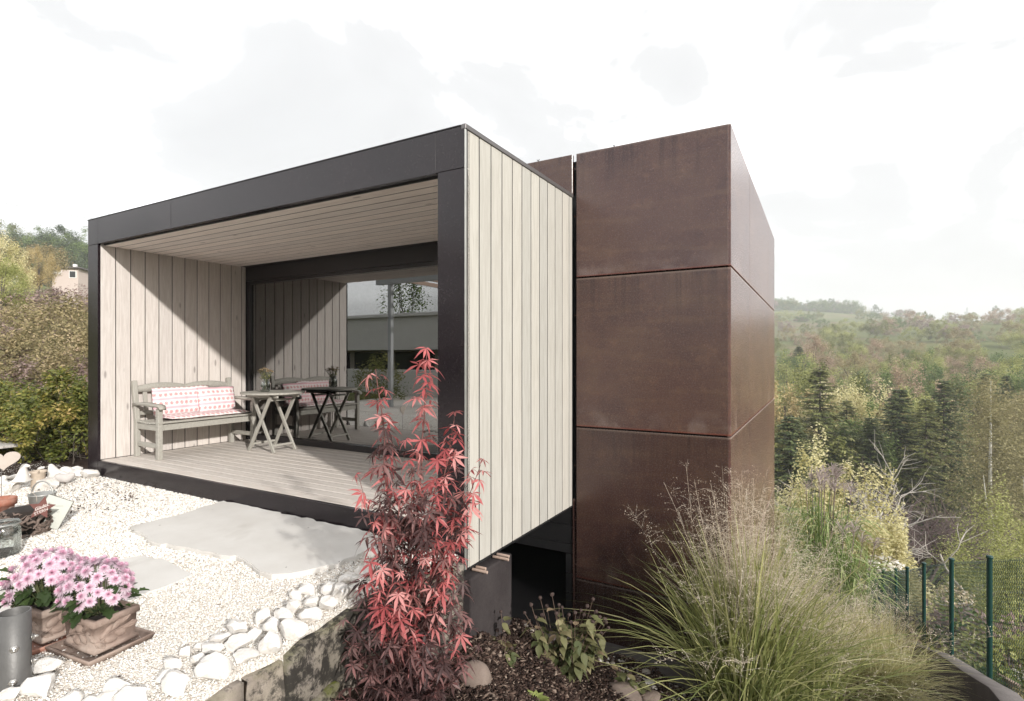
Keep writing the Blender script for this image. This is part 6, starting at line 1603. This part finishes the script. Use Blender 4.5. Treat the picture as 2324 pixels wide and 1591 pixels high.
# bare and dead trees
d1 = deadtree(11, (.05, 0), (4, 5), 4, .62, 'dead_wood', 0, .36, .020); d2 = deadtree(12, (-.3, .1), (2, 4), 4, .7, 'dead_wood', 0, .36, .024)
dm = deadtree(14, (.0, 0), (4, 5), 4, .7, 'twig', .3)
for px_, top, d, me, lb, wd in ((2003, 985, 27, d1, 'bare pale grey tree with a dense tangle of twigs in front of the spruces', .8), (2020, 1030, 30, dm, 'mauve bare twiggy tree beside the pale grey bare tree', 1.1), (2085, 1085, 23, d2, 'fallen looking dead tree with whitish crooked branches', 1.1), (2125, 1140, 21, d2, 'low dead bush with white forked branches', 1.1), (1960, 1060, 33, dm, 'dark bare shrub under the pale grey tree', 1.5), (2060, 1090, 30, dm, 'mauve bare shrub behind the dead branches', 1.6)):
    place_tree(px_, top, d, me, 'bare_tree', lb, None, wd, parts=False, rz=px_ * .7)

# ------------------------------------------------------------------ shrubs near the house
def shrub(c, h, r, leafm, n, ls, label, seed, group=None, shape='dome', stems=9, stemm='bark', name='shrub', cl=60, jit=.17, lw=.5, base=.10):
    s = thing(name, label, 'shrub', tuple(c), 0, group); rg = np.random.default_rng(seed); P, D, C, ct = crown_pts(rg, n, shape, cl, jit); S = np.array([r, r, h]); P = P * S + [0, 0, base * h]; m = MB()
    N = D * .5 + rdir(rg, n) * .6 + [0, 0, .7]; d = rdir(rg, n) * [1, 1, .4] + D * .6 + [0, 0, -.25]
    leafquads(m, P, d, N, ls * rg.uniform(.6, 1.25, n), ls * lw * rg.uniform(.7, 1.2, n), np.clip(.5 * ct + .5 * rg.random(n), 0, 1), .12)
    t = MB()
    for k in range(stems):
        c_ = C[rg.integers(len(C))] * S * .9 + [0, 0, base * h]; b = np.array([rg.normal() * r * .2, rg.normal() * r * .2, -.05]); mid = (b + c_) / 2 + rg.normal(0, .05 * r, 3); tube(t, [b, mid, c_], [.014 * h / 1.6, .009 * h / 1.6, .003], 5, False)
        for q in range(3):
            e = c_ + rdir(rg, 1)[0] * r * .35; tube(t, [mid * .5 + c_ * .5, e], [.005, .0015], 4, False)
    t.build('stems', stemm, s, True); o = m.build('foliage', leafm, s, False, True); o['kind'] = 'stuff'; return s
HG = []
for i, (px_, d, top, r, lm, lb, n, ls) in enumerate((
    (165, 7.3, 880, .75, 'hedge_leaf', 'leafy green yellow shrub touching the dark frame post', 9000, .06), (100, 7.6, 905, .8, 'hedge_leaf', 'leafy green shrub in the middle of the hedge', 9000, .06), (35, 8.0, 895, .8, 'hedge_leaf', 'leafy green shrub behind the weathered round table', 8000, .06), (-40, 8.4, 890, .9, 'hedge_leaf', 'leafy green shrub past the weathered table', 4000, .075),
    (150, 10.5, 770, 1.2, 'brush_leaf', 'tall dry brown shrub rising behind the hedge by the box', 11000, .06), (60, 11, 745, 1.5, 'brush_leaf', 'tall tan bush with long drooping leaves behind the hedge', 12000, .075), (-40, 11.5, 760, 1.5, 'mauve_leaf', 'mauve leaved shrub at the end of the hedge', 6000, .09), (20, 9.8, 830, .9, 'mauve_leaf', 'mauve brown shrub between the hedge and the tan bush', 5000, .07), (190, 9.6, 850, .7, 'mauve_leaf', 'purplish twiggy shrub against the dark frame post', 4500, .06),
    (130, 15, 690, 2.2, 'brush_leaf', 'wide straw brown thicket behind the tall shrubs', 9000, .10), (30, 17, 700, 2.6, 'brush_leaf', 'straw brown thicket beyond the tan bush', 9000, .10), (200, 17, 712, 2.0, 'tan_leaf', 'tan thicket beside the dark frame', 8000, .10), (100, 24, 672, 3.2, 'mauve_leaf', 'mauve grey thicket below the golden tree', 9000, .14), (190, 28, 664, 3.0, 'mauve_leaf', 'mauve thicket below the plastered hut', 9000, .14), (0, 26, 680, 3.5, 'tan_leaf', 'tan thicket below the yellow tree', 8000, .14))):
    b = at_d(px_, 811, d); z = (GZ - .02) if d < 10 else hz(b.x, b.y); h = CAM.z + (HY - top) * d / FPX - z
    shrub((b.x, b.y, z), h, r, lm, n, ls, lb, 60 + i, None, 'dome' if i > 3 else 'egg', 14, 'bark' if i < 4 else 'twig')
# yellow maple bush and others beyond the fence
b = at_d(1880, 811, 17); z = hz(b.x, b.y); shrub((b.x, b.y, z), CAM.z + (HY - 1066) * 17 / FPX - z, 2.5, 'yellow_leaf', 46000, .085, 'big pale yellow maple bush behind the plumed silver grass', 81, None, 'dome', 12, 'bark', 'yellow_bush', 320, .10, .85)
b = at_d(1985, 811, 16); z = hz(b.x, b.y); shrub((b.x, b.y, z), CAM.z + (HY - 1175) * 16 / FPX - z, 1.2, 'yellow_leaf', 18000, .08, 'lower rounded pale yellow bush beside the big one', 82, None, 'dome', 8, 'bark', 'yellow_bush', 60, .16, .75)
b = at_d(2255, 811, 20); z = hz(b.x, b.y); shrub((b.x, b.y, z), CAM.z + (HY - 1168) * 20 / FPX - z, 2.2, 'fresh_leaf', 22000, .09, 'fresh yellow green loose tree top beyond the fence', 83, None, 'dome', 12, 'bark', 'green_bush', 80, .17, .55)
b = at_d(2340, 811, 17); z = hz(b.x, b.y); shrub((b.x, b.y, z), CAM.z + (HY - 1195) * 17 / FPX - z, 1.7, 'fresh_leaf', 15000, .085, 'light green bush where the fence ends', 84, None, 'dome', 10, 'bark', 'green_bush', 70, .17, .55)
k = 0
GB = [('tan', 'brush_leaf', 'dry tan garden shrub beyond the fence'), ('olive', 'olive_leaf', 'olive green garden shrub beyond the fence'), ('green', 'green_leaf', 'dark green garden shrub beyond the fence'), ('mauve', 'mauve_leaf', 'mauve brown garden shrub beyond the fence'), ('fresh', 'fresh_leaf', 'light green garden shrub beyond the fence')]
PRO = []
for i, (kn, lm, lb) in enumerate(GB):
    rg = np.random.default_rng(100 + i); P, D, C, ct = crown_pts(rg, 1800, 'dome', 40, .22); m = MB(); N = rdir(rg, 1800) * .7 + [0, 0, .6]
    leafquads(m, P * [1, 1, .95], rdir(rg, 1800) + D * .6, N, .11 * rg.uniform(.5, 1.3, 1800), .05, np.clip(.5 * ct + .5 * rg.random(1800), 0, 1), .1); t = MB()
    for c in C[:10]: tube(t, [(0, 0, -.1), tuple(c * .5 + [0, 0, .05]), tuple(c * .95)], [.02, .014, .005], 4, False)
    PRO.append((t.mesh('stems', 'twig', True), m.mesh('foliage', lm, False, True)))
rg = np.random.default_rng(6)
for q in range(95):
    d = 6.2 * (26 / 6.2) ** rg.random(); px_ = rg.uniform(1990, 2420); b = at_d(px_, 811, d)
    if b.x < 3.9 + .02 * d: continue
    i = rg.integers(5); z = hz(b.x, b.y); s = rg.uniform(.35, .75) * (1 + d / 22); gs = thing('garden_shrub', GB[i][2], 'shrub', (b.x, b.y, z), rg.uniform(0, 6), GB[i][0] + ' garden shrubs beyond the fence')
    for nm, me in zip(('stems', 'foliage'), PRO[i]): obj(nm, me, gs).scale = (s, s, s * rg.uniform(.7, 1.1))
# low perennials right behind the fence and pale flowers
for q in range(60):
    d = rg.uniform(4.4, 9); px_ = rg.uniform(2080, 2400); b = at_d(px_, 811, d)
    if b.x < 3.75: continue
    i = rg.integers(5); z = hz(b.x, b.y); s = rg.uniform(.16, .30); gs = thing('low_shrub', GB[i][2].replace('garden shrub', 'low perennial').replace('beyond', 'close behind'), 'shrub', (b.x, b.y, z), rg.uniform(0, 6), GB[i][0] + ' perennials behind the fence')
    for nm, me in zip(('stems', 'foliage'), PRO[i]): obj(nm, me, gs).scale = (s, s, s * rg.uniform(.8, 1.3))
FLW = []
for i, fm in enumerate(('petal_white', 'petal_pale')):
    rg2 = np.random.default_rng(i); m = MB(); n = 260; c = rdir(rg2, n); c[:, 2] = abs(c[:, 2]); leafquads(m, c * rg2.uniform(.6, 1, (n, 1)), rdir(rg2, n), c + rdir(rg2, n) * .3, .18, .15, rg2.random(n)); FLW.append(m.mesh('flower_heads', fm, False, True))
for px_, py_, d, s, i, lb in ((2215, 1420, 9, .28, 0, 'pale pink white flower cushion beyond the fence'), (2225, 1440, 8.6, .22, 1, 'creamy yellow flower cushion beyond the fence'), (2010, 1278, 15, .55, 0, 'bright cream flowering bush where the fence ends'), (2310, 1530, 6.2, .16, 0, 'small white flowers by the wooden beam'), (2085, 1440, 9.5, .15, 0, 'little white flower tuft behind the fence posts'), (2140, 1465, 8.0, .12, 0, 'tiny white blooms beside a fence post'), (2165, 1345, 12, .4, 1, 'yellowish flower mound further behind the fence')):
    b = at_d(px_, py_, d); z = hz(b.x, b.y); o = thing('flower_cushion', lb, 'flowers', (b.x, b.y, z)); q = obj('flower_heads', FLW[i], o, (0, 0, max(.05, b.z - z - s * .4))); q.scale = (s, s, s * .8); q['kind'] = 'stuff'
    m = MB()
    for a in range(8): tube(m, [(0, 0, -.05), (s * .5 * math.cos(a), s * .5 * math.sin(a), max(.08, b.z - z))], .006, 4, False)
    m.build('stems', 'stem_green', o)
# wooden beam on the neighbour's slope
pa, pb = at_d(2088, 1440, 8.6), at_d(2330, 1585, 5.3)
bw = thing('wooden_rail', 'weathered reddish wooden plank edging on the slope beyond the fence', 'plank', (0, 0, 0))
beam('plank', 'wood_plank', tuple(pa), tuple(pb), .05, .17, bw, .004)
for t in (.05, .5, .93):
    q = pa.lerp(pb, t); beam('stake', 'wood_plank', (q.x + .04, q.y, hz(q.x, q.y) - .2), (q.x + .04, q.y, q.z + .05), .045, .045, bw, .003)

# ------------------------------------------------------------------ huts, pylons, power lines
b = at_d(165, 811, 88); hzv = CAM.z + (HY - 636) * 88 / FPX
hut = thing('plastered_hut', 'small plastered hut with a dark flat roof and chimney on the slope', 'building', (b.x, b.y, hzv), YAW + .2)
W_, D_, H_ = 3.6, 4.0, 3.2
box('wall', 'house_plaster', (-W_ / 2, -D_ / 2, -9), (W_ / 2, D_ / 2, H_ - 1.6), hut, 0); box('roof', 'roof_dark', (-W_ / 2 - .6, -D_ / 2 - .6, H_ - 1.6), (W_ / 2 + .5, D_ / 2 + .4, H_ - 1.38), hut, .03)
box('window', 'paint_white', (.55, -D_ / 2 - .06, .1), (1.55, -D_ / 2 + .02, 1.25), hut, 0); box('pane', 'window_dark', (.65, -D_ / 2 - .08, .2), (1.45, -D_ / 2 - .02, 1.15), hut, 0)
box('window', 'paint_white', (-1.7, -D_ / 2 - .06, .75), (-.5, -D_ / 2 + .02, 1.3), hut, 0); box('chimney', 'paint_white', (-.1, .2, H_ - 1.38), (.35, .65, H_ - .55), hut, 0)
b = at_d(2178, 811, 380); z = CAM.z + (HY - 803) * 380 / FPX
hut2 = thing('white_roof_hut', 'tiny hut with a white flat roof on the far slope', 'building', (b.x, b.y, z), YAW)
box('wall', 'house_plaster', (-2, -2, -3), (1.2, 2, 3.0), hut2, 0); box('roof', 'paint_white', (-2.6, -2.6, 3.0), (4.2, 2.4, 3.5), hut2, 0); box('door', 'window_dark', (1.25, -1.9, -1), (3.2, 1.5, 2.9), hut2, 0)
def pylon(px_, top, bot, d, label):
    b = at_d(px_, 811, d); zt = CAM.z + (HY - top) * d / FPX; z0 = hz(b.x, b.y) - 1; H = zt - z0
    p = thing('power_pylon', label, 'pylon', (b.x, b.y, z0), YAW + .5); m = MB(); w0, w1 = H * .075, H * .012; n = 9
    for s in ((-1, -1), (1, -1), (1, 1), (-1, 1)): tube(m, [(s[0] * w0, s[1] * w0, 0), (s[0] * w1, s[1] * w1, H * .93), (0, 0, H)], .22, 4, False)
    for k in range(n):
        a, c = k / n * .93, (k + 1) / n * .93; wa, wc = w0 + (w1 - w0) * a / .93, w0 + (w1 - w0) * c / .93
        for (i, j) in (((-1, -1), (1, -1)), ((1, -1), (1, 1)), ((1, 1), (-1, 1)), ((-1, 1), (-1, -1))):
            tube(m, [(i[0] * wa, i[1] * wa, a * H), (j[0] * wc, j[1] * wc, c * H)], .10, 3, False); tube(m, [(j[0] * wa, j[1] * wa, a * H), (i[0] * wc, i[1] * wc, c * H)], .10, 3, False)
    m.build('lattice_mast', 'lattice_steel', p)
    for f, L in ((.66, .17), (.80, .13)):
        m = MB(); tube(m, [(-H * L, 0, H * f), (H * L, 0, H * f)], .18, 4, False)
        for s in (-1, 1): tube(m, [(0, 0, H * (f + .05)), (s * H * L, 0, H * f)], .12, 3, False)
        m.build('crossarm', 'lattice_steel', p)
    return p
pylon(1959, 692, 750, 830, 'tall power pylon on the wooded shoulder of the far hill'); pylon(2194, 697, 760, 900, 'faint power pylon on the bare crest of the far hill')
for i, (y0, y1) in enumerate(((375, 432), (418, 468), (437, 488), (455, 503))):
    A, Bq = at_d(-60, y0 - 9, 260), at_d(330, y1 + 9, 300); m = MB(); P = []
    for t in np.linspace(0, 1, 24):
        q = A.lerp(Bq, t); q.z -= 5 * t * (1 - t); P.append(tuple(q))
    for e, s in ((A, -1), (Bq, 1)): pass
    tube(m, P, .09, 4, False); o = m.build('power_line', 'cable'); tag(o, ('topmost', 'second', 'third', 'lowest')[i] + ' thin power cable crossing the sky above the dark wood', 'cable')

# ------------------------------------------------------------------ what the big window mirrors: house and pergola behind the photographer
nh = thing('neighbour_house', 'flat roofed house across the garden, mirrored in the big window', 'house', (-13.5, -10.0, -.3))
box('wall', 'fascia', (-6.5, -3, 0), (7.5, -.9, 1.8), nh, 0); box('upper_band', 'render_white', (-7, -3.2, 1.8), (8, .0, 3.15), nh, .01); box('roof_edge', 'paint_white', (-7.2, -3.4, 3.15), (8.2, .15, 3.28), nh, .01)
for x in (-5, -2.6, -.2, 2.2, 4.6):
    wv = box('window', 'black_frame', (x, -.93, .15), (x + 2.1, -.86, 1.72), nh, .01); box('pane', 'window_dark', (x + .08, -.95, .22), (x + 2.02, -.84, 1.65), nh, 0)
low = box('parapet', 'render_white', (-8.5, 1.5, 0), (9, 1.75, 1.05), nh, .02)
pg = thing('pergola', 'pale steel post pergola mirrored in the big window', 'pergola', (-8.3, -4.6, -.3))
for x, y in ((0, 0), (3.4, 0), (0, -3.2), (3.4, -3.2)): box('post', 'lattice_steel', (x - .06, y - .06, -.1), (x + .06, y + .06, 3.55), pg, .01)
for y in (0, -3.2): box('beam', 'lattice_steel', (-.5, y - .07, 3.55), (3.9, y + .07, 3.75), pg, .01)
for k in range(6): box('rafter', 'wood_plank', (-.35 + k * .8, -3.5, 3.75), (-.28 + k * .8, .3, 3.87), pg, .005)
b = Vector((-6.2, -5.6, -.32)); reed(tuple(b), 91, 'pampas like grass mirrored in the big window', (1.3, 2.1), 260, 7)
shrub((-10.5, -6.5, -.32), 1.5, .9, 'olive_leaf', 3000, .08, 'dark green shrub mirrored in the big window', 93)
shrub((-15.5, -13.5, -.32), 4.6, 1.4, 'green_leaf', 3500, .14, 'tree top above the mirrored flat roof', 94, None, 'egg', 9, 'bark', 'shrub', 60, .2, .5, .3)

# ------------------------------------------------------------------ hazy valley air
bm = bmesh.new(); bmesh.ops.create_cube(bm, size=1)
hzo = bpy.data.meshes.new('haze'); bm.to_mesh(hzo); bm.free()
t = NT('haze'); t.t.links.new(t.n('VolumePrincipled', Color=(.93, .95, .97), Density=.00055).outputs[0], t.out.inputs['Volume'])
t.n  # surface stays empty
hzo.materials.append(t.done())
ho = obj('haze', hzo, None, (0, 0, 43)); ho.scale = (2600, 2600, 136); tag(ho, 'thin pale autumn haze filling the valley', 'haze', None, 'stuff')
